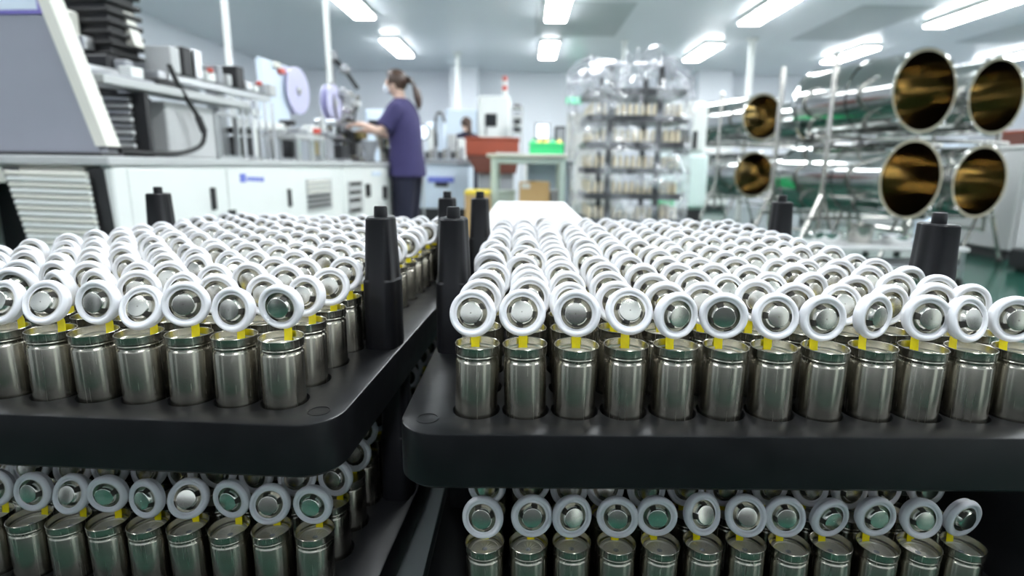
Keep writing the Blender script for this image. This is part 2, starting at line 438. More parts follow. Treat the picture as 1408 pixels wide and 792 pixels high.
def plate_mesh():
    # metal cap: dish, boss with four dark slots; axis = local -y faces the viewer, origin in the disc centre
    b = MB(); ax = (0, -1, 0); n = 40
    prof = [(.0114, .0010), (.0111, .0016), (.0107, .0010), (.0103, -.0004), (.0100, -.0008)]
    b.lathe(prof, n, (0, 0, 0), ax)
    b.lathe([(.0100, -.0008), (.0095, .0002), (.0086, .0026), (.0080, .0040), (.0076, .0044), (.0072, .0045), (.0004, .0045)], n, (0, 0, 0), ax)
    b.lathe([(.0114, .0010), (.0114, -.0020), (.0004, -.0024)], n, (0, 0, 0), ax)
    # slots: curved patches just proud of the boss flank
    for q in range(4):
        a0 = math.radians(45+90*q)
        vs = []; fs = []; U = 6
        prof2 = [(.0096, .0001), (.0086, .0026), (.0080, .0040), (.0076, .0043)]
        for r, h in prof2:
            for k in range(U+1):
                a = a0+math.radians(15)*(k/U*2-1)
                vs.append(((r+.00028)*math.cos(a), -(h+.00022), (r+.00028)*math.sin(a)))
        for i in range(len(prof2)-1):
            for k in range(U): fs.append((i*(U+1)+k, i*(U+1)+k+1, (i+1)*(U+1)+k+1, (i+1)*(U+1)+k))
        b.add(vs, fs, 1)
    return b.mesh('cap_plate', ['cap_steel', 'slot_dark'], None, 40)
CAP = plate_mesh()
def ring_mesh():
    b = MB()
    b.lathe([(.0110, .0008), (.0114, .0011), (.0127, .0010), (.0130, .0017), (.0137, .0025), (.0147, .0028), (.0157, .0025), (.0165, .0015), (RC, .0000), (RC, -.0012), (.0165, -.0018), (.0158, -.0022), (.0156, -.0052), (.0148, -.0058), (.0112, -.0058), (.0110, .0010)], 40, (0, 0, 0), (0, -1, 0))
    return b.mesh('sealing_ring', 'ring_plastic', None, 45)
RING = ring_mesh()
def tab_mesh():
    b = MB(); wv = .0031; pts = [(.0120, -.0078), (.0128, -.002), (.0128, .003), (.0112, .008), (.0100, .013)]
    vs = []; fs = []
    for y, z in pts:
        for s_ in (-1, 1):
            for th in (0, .0003): vs.append((s_*wv, y+th, HC+z))
    for i in range(len(pts)-1):
        a = i*4; c = a+4
        fs += [(a, a+2, c+2, c), (a+1, c+1, c+3, a+3), (a, c, c+1, a+1), (a+2, a+3, c+3, c+2)]
    fs += [(0, 1, 3, 2), (len(pts)*4-4, len(pts)*4-2, len(pts)*4-1, len(pts)*4-3)]
    return b.add(vs, fs).mesh('tab', 'tab_yellow')
TAB = tab_mesh()
ORD = ['', 'first', 'second', 'third', 'fourth', 'fifth', 'sixth', 'seventh', 'eighth', 'ninth', 'tenth', 'eleventh', 'twelfth', 'thirteenth', 'fourteenth', 'fifteenth']
cells = []
def project(P):
    d = Vector(P)-C0; z = d.dot(fw); return CX+F*d.dot(r2)/z, CY-F*d.dot(u2)/z, z
Lrot = Matrix.Rotation(LYAW, 4, 'Z')
rnd = random.Random(11)
for side in 'RL':
    for lvl in (0, 1):
        for j in range(NR):
            for i in range(NC):
                if side == 'R': P = Vector((RX0+i*PX+lvl*LDX, RY0+j*PY+lvl*LDY, TZ-lvl*SP)); rz = 0.0
                else: P = Vector((LX0+lvl*LDX, LY0+lvl*LDY, TZ-.001-lvl*SP)) + Lrot @ Vector((-i*PX, j*PY, 0)); rz = LYAW
                x, y, z = project(P+Vector((0, 0, HC+.02)))
                inside = -45 < x < 1455 and y < 850
                shown = inside and (lvl == 0 or j <= 2)
                jit = (rnd.uniform(-.0007, .0007), rnd.uniform(-.0007, .0007), rnd.uniform(-.022, .022), rnd.uniform(-.022, .022),   # can shift, lean
                       rnd.gauss(0, .0022), rnd.gauss(0, .0012), rnd.gauss(0, .0010),                                             # cap shift
                       rnd.gauss(math.radians(9), math.radians(7)), rnd.gauss(0, math.radians(9)), rnd.uniform(0, PI/2))          # cap tilt back, yaw, spin
                key = z + (.28 if lvl and j == 1 else .75 if lvl and j == 2 else 0)
                if inside: cells.append([key, shown, side, lvl, i, j, P, rz, jit])
cells.sort(key=lambda c: (not c[1], c[0]))
def cap_matrix(jit, rz):
    dx, dy, dz, tilt, yaw, spin = jit[4:]
    return Matrix.Translation((dx, .0045+dy, HC+.0198+dz)) @ Matrix.Rotation(yaw, 4, 'Z') @ Matrix.Rotation(-tilt, 4, 'X') @ Matrix.Rotation(spin, 4, 'Y')
for key, shown, side, lvl, i, j, P, rz, jit in cells[:300]:
    rowname = 'front' if j == 0 else ORD[j+1]
    lab = 'open steel battery cell, %s from the %s in the %s row of %s %s tray' % (ORD[i+1], 'left' if side == 'R' else 'right', rowname, 'right' if side == 'R' else 'left', ('upper', 'lower')[lvl])
    root = link('battery_cell', None); root.empty_display_size = .01
    root.location = P+Vector((jit[0], jit[1], 0)); root.rotation_euler = (0, 0, rz)
    tag(root, lab, 'battery cell', 'open battery cells in the %s %s tray' % ('right' if side == 'R' else 'left', ('upper', 'lower')[lvl]))
    c = link('can', CAN, root); c.rotation_euler = (jit[2], jit[3], rnd.uniform(0, 6.28))
    q = link('cap_plate', CAP, root); q.matrix_local = cap_matrix(jit, rz)
    link('sealing_ring', RING, q)
    tb = link('tab', TAB, root); tb.location = (jit[4]*.8, 0, 0); tb.rotation_euler = (0, 0, jit[8]*.3)
# the remaining, farther cells: one object
LOCAN = MB().lathe(can_profile(True), 14); LORING = MB().lathe([(.0112, .0010), (.0152, .0030), (RC, .0010), (RC, -.0014), (.0156, -.0055), (.011, -.0055)], 18, (0, 0, 0), (0, -1, 0))
LOCAP = MB().lathe([(.0112, .0006), (.0090, -.0018), (.0078, .0026), (.0004, .0030)], 14, (0, 0, 0), (0, -1, 0))
rest = MB()
def app(src, T, mi): rest.add([T @ p for p in src.v], src.f, mi)
for key, shown, side, lvl, i, j, P, rz, jit in cells[300:]:
    if lvl == 1 and 4 < j and 1 < i: continue
    T = Matrix.Translation(P) @ Matrix.Rotation(rz, 4, 'Z'); K = T @ cap_matrix(jit, rz)
    app(LOCAN, T, 0); app(LORING, K, 1); app(LOCAP, K, 0)
    b = MB().box((-.0031, .0118, HC-.005), (.0031, .0124, HC+.010), .0001); app(b, T, 2)

# ------------------------------------------------------------------ wrapped stack of trays in the hall
SX, SY, SZ0 = .735, 3.72, .18
NL = 8
Wtr = (NR-1)*PY
srz = PI/2
so = [Vector((SX+Wtr/2, SY, SZ0+k*SPW)) for k in range(NL)]
for k in range(NL):
    off = Vector((random.uniform(-.006, .006), random.uniform(-.006, .006), 0))
    n = NL-k
    make_tray(so[k]+off, srz, 'black tray, %s from the top of the film-wrapped stack' % ORD[n], 'trays in the film-wrapped stack')
    if k == NL-1: continue
    T0 = Matrix.Translation(so[k]+off) @ Matrix.Rotation(srz, 4, 'Z')
    for j in range(NR):
        for i in range(NC):
            if not (i <= 1 or j == 0 or j == NR-1): continue
            T = T0 @ Matrix.Translation((i*PX, j*PY, 0))
            app(MB().lathe([(RB-.003, -SINK), (RB-.003, HC), (RB-.006, HC+.008), (RB-.006, HC+.026), (.0005, HC+.026)], 10), T, 3)
o = build(rest, 'battery_cells', ['can_steel', 'ring_plastic', 'tab_yellow', 'cell_cream'])
tag(o, 'rows of more battery cells at the far ends of the trays and inside the wrapped stack', 'battery cells', None, 'stuff')
# pallet trolley under the stack
cyc = SY+(NC-1)*PX/2
t = thing('stack_dolly', 'low steel dolly under the film-wrapped stack', 'dolly', (SX, cyc, 0))
part('deck', 'steel_tube', t, lambda b: b.box((SX-.36, cyc-.28, .12), (SX+.36, cyc+.28, SZ0-TH), .004))
for sx in (-.3, .3):
    for sy in (-.22, .22): part('caster', 'rubber', t, lambda b: b.cyl((SX+sx-.015, cyc+sy, .055), (SX+sx+.015, cyc+sy, .055), .055, 16)); part('caster_fork', 'steel_tube', t, lambda b: b.box((SX+sx-.025, cyc+sy-.02, .055), (SX+sx+.025, cyc+sy+.02, .12), .003))
# crumpled film
def film():
    b = MB(); nu, nv = 160, 100; vs = []; fs = []
    H0, H1 = .16, SZ0+(NL-1)*SPW+.17
    for v in range(nv+1):
        h = v/nv; z = H0+(H1-H0)*h
        for u in range(nu):
            a = 2*PI*u/nu; c, s_ = math.cos(a), math.sin(a)
            wx, wy = .375, .30
            r = 1/((abs(c)/wx)**7+(abs(s_)/wy)**7)**(1/7)
            p = Vector((c*r, s_*r, 0))
            fold = noise.noise(Vector((c*3.1+z*1.3, s_*3.1, z*5.5)))
            k = noise.noise(Vector((c*2.3, s_*2.3, z*3.1)))*.05+.06*(.3-abs(fold))+noise.noise(Vector((c*9, s_*9, z*14)))*.03+noise.noise(Vector((c*21, s_*21, z*26)))*.012
            drape = 1.0+k+.10*max(0, .35-h)+(.20*max(0, -c))*max(0, h-.1)*.9
            if h > .95: drape *= 1-(h-.95)*7*(.8+.9*noise.noise(Vector((c*4, s_*4, 4))))
            zz = z+(noise.noise(Vector((c*5, s_*5, 9)))*.16+.05*math.sin(3*a))*max(0, h-.84)/.16
            vs.append((SX+p.x*drape, cyc+p.y*drape, zz))
    for v in range(nv):
        for u in range(nu): fs.append((v*nu+u, v*nu+(u+1) % nu, (v+1)*nu+(u+1) % nu, (v+1)*nu+u))
    vs.append((SX, cyc, H1+.02)); n0 = len(vs)-1
    for u in range(nu): fs.append((nv*nu+u, nv*nu+(u+1) % nu, n0))
    return b.add(vs, fs)
tag(build(film(), 'wrapping_film', 'film', None, 180), 'crumpled clear plastic film wrapped around the tall stack of trays', 'plastic film')

# ------------------------------------------------------------------ carts under the two near stacks
def cart(x0, x1, y0, y1, rz, org, label):
    W = Matrix.Translation(org) @ Matrix.Rotation(rz, 4, 'Z')
    t = thing('tray_cart', label, 'cart', org, rz, 'steel carts under the near stacks')
    zt = TZ-SP-TH
    def P(name, mt, fn): part(name, mt, t, fn, W)
    P('deck', 'dark', lambda b: b.box((x0+.03, y0+.03, zt-.03), (x1-.03, y1-.03, zt-.001), .002))
    for (xa, xb) in ((x0, x0+.03), (x1-.03, x1)):
        P('side_rail', 'rail_white', lambda b: b.box((xa, y0, zt-.07), (xb, y1, zt-.010), .002))
    for (ya, yb) in ((y0, y0+.03), (y1-.03, y1)):
        P('end_rail', 'aluminium', lambda b: b.box((x0+.03, ya, zt-.07), (x1-.03, yb, zt-.035), .002))
    for x in (x0+.03, x1-.03):
        for y in (y0+.05, y1-.05):
            P('leg', 'aluminium', lambda b: b.box((x-.018, y-.018, .11), (x+.018, y+.018, zt-.07), .003))
            P('caster', 'rubber', lambda b: b.cyl((x-.014, y, .05), (x+.014, y, .05), .05, 16))
            P('caster_fork', 'steel_tube', lambda b: b.box((x-.022, y-.02, .05), (x+.022, y+.02, .11), .003))
TWx, TWy = (NC-1)*PX, (NR-1)*PY
cart(-MX-.040, TWx+MX+.03, -.01, TWy+MYF+.05, 0, Vector((RX0, RY0, 0)), 'steel cart with bright side rail under the right stack')
cart(-MX-.03, TWx+MX-.05, -.01, TWy+MYF+.05, LYAW, Vector((LO.x, LO.y, 0)), 'steel cart under the left stack of trays')
gx = RX0+TWx+MX+.012
cg = [o for o in COL.objects if o.name == 'tray_cart'][0]
part('side_guard', 'dark', cg, lambda b: b.box((gx, RY0-.02, .385), (gx+.012, RY0+TWy+.06, .60), .003))
part('guard_lip', 'paint_grey', cg, lambda b: b.box((gx-.004, RY0-.02, .60), (gx+.016, RY0+TWy+.06, .612), .003))
# narrow white conveyor behind the right stack
t = thing('conveyor', 'narrow conveyor with a plain white belt behind the right tray', 'conveyor', (.02, 1.5, 0))
part('belt', 'white_belt', t, lambda b: b.box((-.095, 1.10, .685), (.150, 1.95, .728), .008))
for x in (-.10, .148): part('side_frame', 'aluminium', t, lambda b: b.box((x, 1.08, .66), (x+.008, 1.97, .715), .002))
for x in (-.09, .145):
    for y in (1.2, 1.85): part('leg', 'aluminium', t, lambda b: b.box((x-.015, y-.015, 0), (x+.015, y+.015, .66), .002))

# ------------------------------------------------------------------ machine line on the left
def rb(x0, y0, x1, y1, off, dep, c=.004):
    """box in the row frame whose aisle-side face covers the given view rectangle at offset off"""
    s0, z1 = row(x0, y0, off); s1, _ = row(x1, y0, off); _, z0 = row(x0, y1, off)
    return (off-dep, s0, z0), (off, s1, z1), c
def rpart(name, mt, t, *boxes):
    b = MB(ROW)
    for q in boxes: b.box(*q)
    return build(b, name, mt, t)
CT = .865
def bench(y0, y1, label, x0=-.85):
    t = rthing('machine_cabinet', label, 'cabinet', 0, y0, 0, 'white base cabinets of the left machine line')
    return t
# near cabinet: open near end with a rod magazine inside
t = bench(0, 1.735, 'long white base cabinet of the left machine line, open at its near end')
rpart('front_panel', 'paint_white', t, ((-.04, .0, .08), (0, 1.735, CT-.03), .006))
rpart('corner_post', 'paint_white', t, ((-.04, -.012, .0), (.004, .05, CT-.03), .006))
rpart('back_panel', 'paint_white', t, ((-.95, .0, .0), (-.91, 1.735, CT-.03), .006))
rpart('inner_wall', 'dark', t, ((-.91, .42, .05), (-.04, .46, CT-.03), .003))
rpart('top_rail', 'paint_cream', t, ((-.91, -.005, CT-.09), (-.10, .04, CT-.03), .004))
rpart('worktop', 'paint_lightgrey', t, ((-.98, -.03, CT-.03), (.012, 1.735, CT), .004))
rpart('plinth', 'dark', t, ((-.9, .05, 0), (-.03, 1.72, .08), .003))
for (x0, x1) in ((175, 305), (312, 410)):
    p = rpart('door', 'paint_white', t, rb(x0, 232, x1, 420, .008, .010))
    s1, z1 = row(x1-12, 268, .012); rpart('handle', 'dark', p, ((.007, s1-.012, z1-.06), (.020, s1+.012, z1+.03), .003))
v = rpart('vent_frame', 'paint_lightgrey', t, rb(422, 246, 456, 292, .008, .012))
for k in range(6):
    a, b_, c = rb(424, 249, 454, 252, .016, .01); dz = k*.027
    rpart('louvre', 'paint_cream' if k < 3 else 'dark', v, ((a[0], a[1], a[2]-dz), (b_[0], b_[1], b_[2]-dz), .001))
e = rpart('emblem', 'logo_blue', t, rb(330, 239, 338, 251, .010, .004, .002))
for k, (x0, x1) in enumerate(((340, 345), (346, 351), (352, 357), (358, 363))): rpart('logo_mark', 'logo_blue', t, rb(x0, 243+.3*k, x1, 249+.3*k, .010, .004, .001))
rpart('socket', 'dark', t, rb(315, 289, 325, 297, .010, .006))
# far cabinet
t = bench(1.745, 3.2, 'shorter white base cabinet with black slots beside the worker')
rpart('body', 'paint_white', t, ((-.95, 1.745, .08), (0, 3.2, CT-.03), .008))
rpart('worktop', 'paint_lightgrey', t, ((-.98, 1.74, CT-.03), (.012, 3.21, CT), .004))
rpart('plinth', 'dark', t, ((-.9, 1.76, 0), (-.03, 3.18, .08), .003))
p = rpart('switch_panel', 'paint_lightgrey', t, rb(479, 249, 499, 296, .008, .010))
for y in (250, 262, 273, 287): rpart('slot', 'dark', p, rb(482, y+1, 497, y+5, .014, .006, .001))
for (x, y) in ((508, 262), (531, 265)): rpart('handle', 'dark', t, rb(x-2, y-9, x+2, y+9, .02, .02))
rpart('name_plate', 'paint_bluewhite', t, rb(512, 236, 524, 242, .006, .005, .001))

# rod magazine in the open cabinet end
def rods(label, x0, x1, y, z0, n, dz, r, slant, mats, loc):
    t = rthing('rod_magazine', label, 'rod magazine', *loc)
    for k in range(n):
        z = z0+k*dz; sh = slant*k
        rpart_c = MB(ROW).cyl((x0+sh, y, z), (x1+sh*.3, y+.0, z-.004), r, 10)
        build(rpart_c, 'rod', mats[k % len(mats)], t)
    for x in (x0-.03, x1-.01):
        b = MB(ROW).prism([(x, y+.02, z0-.03), (x+.05, y+.02, z0-.03), (x+.05+slant*n*(1 if x < x0 else .3), y+.02, z0+n*dz), (x+slant*n*(1 if x < x0 else .3), y+.02, z0+n*dz)], (0, .02, 0)); build(b, 'side_plate', 'dark', t)
    b = MB(ROW).box((x0-.02+slant*n, y+.045, z0-.03), (x1+.02, y+.06, z0+n*dz), .002); build(b, 'back_plate', 'dark', t)
    return t
rods('magazine of pale metal rods inside the open end of the white cabinet', -.285, -.045, -.035, .55, 15, .0185, .0083, -.0040, ('paint_cream', 'paint_white'), (-.17, -.035, .55))
# grey slanted guard hood
t = rthing('guard_hood', 'big slate grey machine guard with a slanted cream edge', 'machine guard', -.5, .05, CT)
bz = CT+.012
build(MB(ROW).prism([(-.95, .05, bz), (-.085, .05, bz), (-.395, .05, 1.95), (-.95, .05, 1.95)], (0, .035, 0)), 'hood_panel', 'panel_slate', t)
build(MB(ROW).prism([(-.085, .035, bz+.02), (-.045, .035, bz+.02), (-.355, .035, 1.95), (-.395, .035, 1.95)], (0, .055, 0)), 'edge_post', 'paint_cream', t)
rpart('bottom_seal', 'dark', t, ((-.95, .03, CT+.001), (-.06, .12, bz), .002))
a = at(0, 14, 1.83); b2 = at(41, 0, 1.83); ai = ROW.inverted() @ a; bi = ROW.inverted() @ b2
rpart('notice_frame', 'frame_violet', t, ((ai.x-.2, .044, ai.z), (bi.x, .0495, ai.z+.13), .002))
rpart('notice_sheet', 'paint_bluewhite', t, ((ai.x-.19, .041, ai.z+.012), (bi.x-.012, .0437, ai.z+.12), .001))
# black bellows column with ribs
t = rthing('bellows_column', 'tall black ribbed bellows column behind the grey guard', 'bellows', -.22, .42, CT)
rpart('core', 'dark', t, ((-.55, .42, CT+.002), (-.32, .56, 1.95), .004))
for k in range(27): rpart('rib', 'rubber', t, ((-.57, .405, CT+.03+k*.039), (-.30, .575, CT+.047+k*.039), .004))
build(MB(ROW).prism([(-.345, .50, 1.30), (-.285, .50, 1.30), (-.46, .50, 1.95), (-.52, .50, 1.95)], (0, .05, 0)), 'slanted_post', 'paint_cream', t)
rpart('bracket', 'paint_cream', t, ((-.50, .36, 1.31), (-.42, .404, 1.40), .006))
rpart('bracket', 'aluminium', t, ((-.45, .36, 1.26), (-.37, .404, 1.31), .004))
rpart('motor', 'dark', t, ((-.40, .34, 1.17), (-.27, .404, 1.24), .008))
rpart('motor_flange', 'paint_grey', t, ((-.27, .36, 1.18), (-.22, .404, 1.225), .006))
rods('short stack of grey rods standing on the worktop beside the grey housing', -.37, -.15, .28, CT+.022, 9, .0235, .0092, 0, ('aluminium', 'paint_lightgrey'), (-.25, .28, CT))
# feeder gantry: beams, carriage blocks
t = rthing('feeder_gantry', 'aluminium feeder gantry with carriage blocks above the grey housing', 'gantry', -.2, .6, CT)
rpart('lower_beam', 'paint_lightgrey', t, ((-.22, .12, 1.105), (-.10, .95, 1.135), .003))
rpart('lower_beam', 'aluminium', t, ((-.29, .15, 1.16), (-.24, .80, 1.185), .003))
rpart('clamp_bar', 'paint_grey', t, ((-.24, .1, 1.135), (-.14, .40, 1.15), .003))
rpart('sensor_head', 'paint_white', t, ((-.2, .30, 1.15), (-.15, .36, 1.19), .003))
rpart('sensor_head', 'dark', t, ((-.2, .42, 1.135), (-.14, .52, 1.165), .003))
rpart('upper_beam', 'aluminium', t, ((-.22, .45, 1.17), (-.16, 1.25, 1.20), .003))
rpart('upper_beam', 'paint_grey', t, ((-.34, .5, 1.20), (-.25, 1.3, 1.24), .003))
rpart('column', 'aluminium', t, ((-.30, .92, CT+.001), (-.24, .98, 1.30), .003))
rpart('column', 'aluminium', t, ((-.30, .40, CT+.001), (-.25, .45, 1.2), .003))
rg = random.Random(5)
for k in range(11):
    s = .5+k*.072; rpart('carriage_block', ('paint_lightgrey', 'dark', 'aluminium', 'paint_white', 'paint_grey')[k % 5], t, ((-.25+rg.uniform(-.05, .03), s, 1.20), (-.14, s+rg.uniform(.03, .06), 1.23+rg.uniform(0, .09)), .003))
for s in (.72, 1.10): rpart('red_cap', 'red_lamp', t, ((-.15, s, 1.235), (-.125, s+.022, 1.255), .005))
for k in range(5): build(MB(ROW).cyl((-.17+.01*k, 1.0+k*.05, CT+.001), (-.17+.01*k, 1.0+k*.05, 1.16), .009, 8), 'guide_rod', 'chrome', t)
# grey housing with a framed opening
t = rthing('machine_housing', 'grey sheet metal housing with a framed opening on the worktop', 'machine housing', -.25, .65, CT)
s0, z1 = row(226, 135, -.15); s1, _ = row(293, 150, -.15); s2, _ = row(322, 150, -.15)
rpart('body', 'paint_lightgrey', t, ((-.42, s0, CT+.001), (-.15, s1, z1-.01), .006))
rpart('frame', 'aluminium', t, ((-.165, s1, CT+.001), (-.14, s1+.012, z1-.02), .002), ((-.165, s2, CT+.001), (-.14, s2+.012, z1-.02), .002), ((-.165, s1, CT+.001), (-.14, s2, CT+.014), .002), ((-.165, s1, z1-.034), (-.14, s2, z1-.02), .002))
rpart('recess', 'paint_grey', t, ((-.42, s1, CT+.001), (-.28, s2, z1-.03), .003))
t = rthing('cable', 'thick black cable looping in front of the grey housing', 'cable', -.08, .6, CT)
pts = []
for (x, y, off) in ((232, 88, -.12), (243, 112, -.11), (258, 138, -.10), (272, 160, -.09), (281, 182, -.08), (276, 200, -.08), (252, 210, -.08), (215, 211, -.09), (165, 208, -.10)):
    s, z = row(x, y, off); pts.append((off, s, max(z, CT+.012)))
build(MB(ROW).tube(pts, .0095, 8), 'cable_sheath', 'rubber', t)
build(MB(ROW).tube([(p[0]-.03, p[1]+.05, max(p[2]*.97+.03, CT+.008)) for p in pts], .005, 8), 'thin_cable', 'rubber', t)
build(MB(ROW).cyl(pts[3], pts[4], .014, 10), 'cable_clamp', 'dark', t)
# white upright plate with a round black hole
t = rthing('upright_plate', 'white upright machine plate with a black round hole', 'machine plate', -.4, 1.7, CT)
rpart('plate', 'paint_bluewhite', t, rb(357, 78, 394, 168, -.4, .03))
s, z = row(373, 127, -.4); build(MB(ROW).cyl((-.41, s, z), (-.392, s, z), .024, 18), 'hole_bushing', 'dark', t)
rpart('shelf', 'paint_white', t, rb(345, 163, 396, 174, -.33, .12)); rpart('foot', 'aluminium', t, rb(368, 174, 374, 219, -.42, .03), rb(384, 174, 390, 219, -.42, .03), rb(350, 174, 356, 219, -.42, .03))
for k, (x, y) in enumerate(((382, 88), (389, 96))): rpart('knob', ('paint_cream', 'red_lamp')[k], t, rb(x-4, y-4, x+4, y+4, -.38, .02))
# lavender reels
for (x, y, rr, lab) in ((405, 125, .150, 'larger lavender tape reel on a stand beside the white upright plate'), (456, 142, .135, 'farther lavender tape reel in front of the white pipe')):
    s, z = row(x, y, -.4); t = rthing('tape_reel', lab, 'reel', -.4, s, CT)
    build(MB(ROW).lathe([(.02, 0), (rr, 0), (rr, .006), (rr*.35, .008), (rr*.35, .05), (rr, .052), (rr, .058), (.02, .058)], 36, (-.43, s, z), (1, 0, 0)), 'reel_disc', 'reel_lavender', t)
    build(MB(ROW).cyl((-.46, s, z), (-.36, s, z), .028, 16), 'hub', 'aluminium', t)
    rpart('stand', 'paint_white', t, ((-.48, s-.02, CT+.001), (-.45, s+.02, z+.02), .003)); rpart('stand_foot', 'aluminium', t, ((-.52, s-.06, CT+.0005), (-.40, s+.06, CT+.015), .003))
# small aluminium frame with red button
t = rthing('small_frame', 'small aluminium frame stand with a red button on the worktop', 'frame stand', -.1, 1.7, CT)
rpart('top_plate', 'paint_lightgrey', t, rb(407, 184, 446, 190, -.08, .2))
for x in (409, 427, 442):
    for off in (-.08, -.25): rpart('leg', 'aluminium', t, rb(x, 190, x+4, 221, off, .02))
s, z = row(445, 184, -.06); build(MB(ROW).cyl((-.10, s, z), (-.10, s, z+.03), .022, 14), 'red_button', 'red_lamp', t)
rpart('box', 'paint_grey', t, rb(411, 176, 424, 184, -.10, .06)); rpart('box', 'paint_white', t, rb(428, 172, 440, 184, -.12, .06))
# clamp units between plate and cluster
specs = ((328, 345, 175, 221, -.20, 'dark'), (345, 356, 150, 219, -.22, 'paint_white'), (398, 404, 165, 222, -.3, 'dark'), (449, 458, 180, 222, -.15, 'paint_grey'), (460, 470, 165, 224, -.2, 'aluminium'), (470, 480, 190, 224, -.12, 'dark'))
words = ('black pneumatic clamp unit right of the grey housing frame', 'white pneumatic clamp unit left of the white upright plate', 'slim black clamp unit under the larger lavender reel', 'grey clamp unit just right of the small aluminium frame', 'tall bare metal clamp unit under the farther lavender reel', 'low black clamp unit left of the assembly turret')
for (x0, x1, y0, y1, off, mt), lab in zip(specs, words):
    s0, zt = row(x0, y0, off); s1, _ = row(x1, y0, off); sm = (s0+s1)/2
    t = rthing('clamp_unit', lab, 'clamp unit', off, sm, CT, 'clamp units on the worktop')
    rpart('base', 'aluminium', t, ((off-.08, s0-.01, CT+.001), (off+.01, s1+.01, CT+.02), .003))
    rpart('body', mt, t, ((off-.06, s0, CT+.02), (off, s1, CT+.02+(zt-CT)*.6), .005))
    for d in (-.012, .012): build(MB(ROW).cyl((off-.03, sm+d, CT+.02+(zt-CT)*.6), (off-.03, sm+d, zt), .006, 8), 'piston_rod', 'chrome', t)
    rpart('head', mt, t, ((off-.07, s0-.005, zt-.03), (off+.01, s1+.005, zt), .004))
# assembly turret in front of the worker
tsx, tsz = row(505, 222, -.42)
t = rthing('assembly_turret', 'tall metal assembly turret crowded with fixtures in front of the worker', 'assembly machine', -.45, 2.85, CT)
o = (-.45, 2.75)
build(MB(ROW).cyl((o[0], o[1], CT+.001), (o[0], o[1], CT+.05), .20, 28), 'turntable', 'steel_tube', t)
build(MB(ROW).cyl((o[0], o[1], CT+.05), (o[0], o[1], 1.40), .045, 16), 'column', 'aluminium', t)
build(MB(ROW).cyl((o[0], o[1], 1.18), (o[0], o[1], 1.21), .14, 24), 'upper_disc', 'steel_tube', t)
rg = random.Random(3)
for k in range(12):
    a = 2*PI*k/12; r_ = .155; x, y = o[0]+r_*math.cos(a), o[1]+r_*math.sin(a); h = rg.uniform(.08, .2)
    rpart('fixture', rg.choice(('dark', 'paint_lightgrey', 'aluminium', 'brass')), t, ((x-.025, y-.025, CT+.05), (x+.025, y+.025, CT+.05+h), .005))
    x, y = o[0]+.10*math.cos(a), o[1]+.10*math.sin(a)
    build(MB(ROW).cyl((x, y, 1.21-rg.uniform(.05, .15)), (x, y, 1.21+rg.uniform(.05, .22)), .014, 8), 'spindle', rg.choice(('chrome', 'dark', 'aluminium')), t)
for k in range(6):
    z = 1.0+k*.075; a = rg.uniform(-1, 1)
    rpart('bracket', rg.choice(('dark', 'paint_grey', 'paint_white', 'steel_tube')), t, ((o[0]-.02, o[1]-.12+.03*k, z), (o[0]+.10, o[1]-.03+.03*k, z+.05), .005))
for k in range(34):
    z = rg.uniform(CT+.12, 1.40); a = rg.uniform(0, 2*PI); r_ = rg.uniform(.06, .19)*(1.1-.35*(z-CT)/.55); x, y = o[0]+r_*math.cos(a), o[1]+r_*math.sin(a); w_ = rg.uniform(.02, .045)
    mt = rg.choice(('dark', 'paint_grey', 'paint_white', 'steel_tube', 'aluminium', 'chrome', 'brass', 'dark'))
    if k % 3: rpart('cam_block', mt, t, ((x-w_, y-w_, z), (x+w_, y+w_, z+w_*1.2), .004))
    else: build(MB(ROW).cyl((x, y, z-.05), (x+.02, y, z+.07), w_*.5, 10), 'air_cylinder', mt, t)
build(MB(ROW).tube([(o[0], o[1]-.05, 1.38), (o[0]+.05, o[1]-.2, 1.45), (o[0]+.1, o[1]-.25, 1.2), (o[0]+.12, o[1]-.2, .98)], .008, 8), 'air_hose', 'rubber', t)
for (x, s, h, mt) in ((-.12, 2.55, .16, 'paint_grey'), (-.10, 2.95, .12, 'dark'), (-.2, 3.08, .24, 'steel_tube')):
    t = rthing('parts_hopper', {'paint_grey': 'grey parts hopper at the left foot of the turret', 'dark': 'low black parts hopper on the worktop by the worker', 'steel_tube': 'bare steel parts hopper behind the worker arm'}[mt], 'hopper', x, s, CT, 'parts hoppers')
    build(MB(ROW).lathe([(.03, 0), (.035, h*.4), (.075, h), (.068, h), (.03, h*.45)], 20, (x, s, CT+.001)), 'bowl', mt, t); build(MB(ROW).cyl((x, s, CT+.0005), (x, s, CT+.012), .05, 16), 'base', 'dark', t)
# dark boom arm above
t = rthing('boom_arm', 'dark hinged boom arm sloping down above the assembly turret', 'boom arm', -.75, 2.7, CT)
p0 = at(456, 78, 4.95); p1 = at(474, 96, 4.95); p2 = at(492, 122, 4.95)
build(MB().cyl(p0, p1, .022, 10), 'upper_arm', 'dark', t); build(MB().cyl(p1, p2, .018, 10), 'lower_arm', 'dark', t); build(MB().sphere(p1, .045), 'joint', 'paint_grey', t); build(MB().sphere(p0, .05), 'joint', 'paint_grey', t)
build(MB().cyl((p0.x, p0.y, CT), p0, .018, 10), 'mast', 'paint_grey', t)

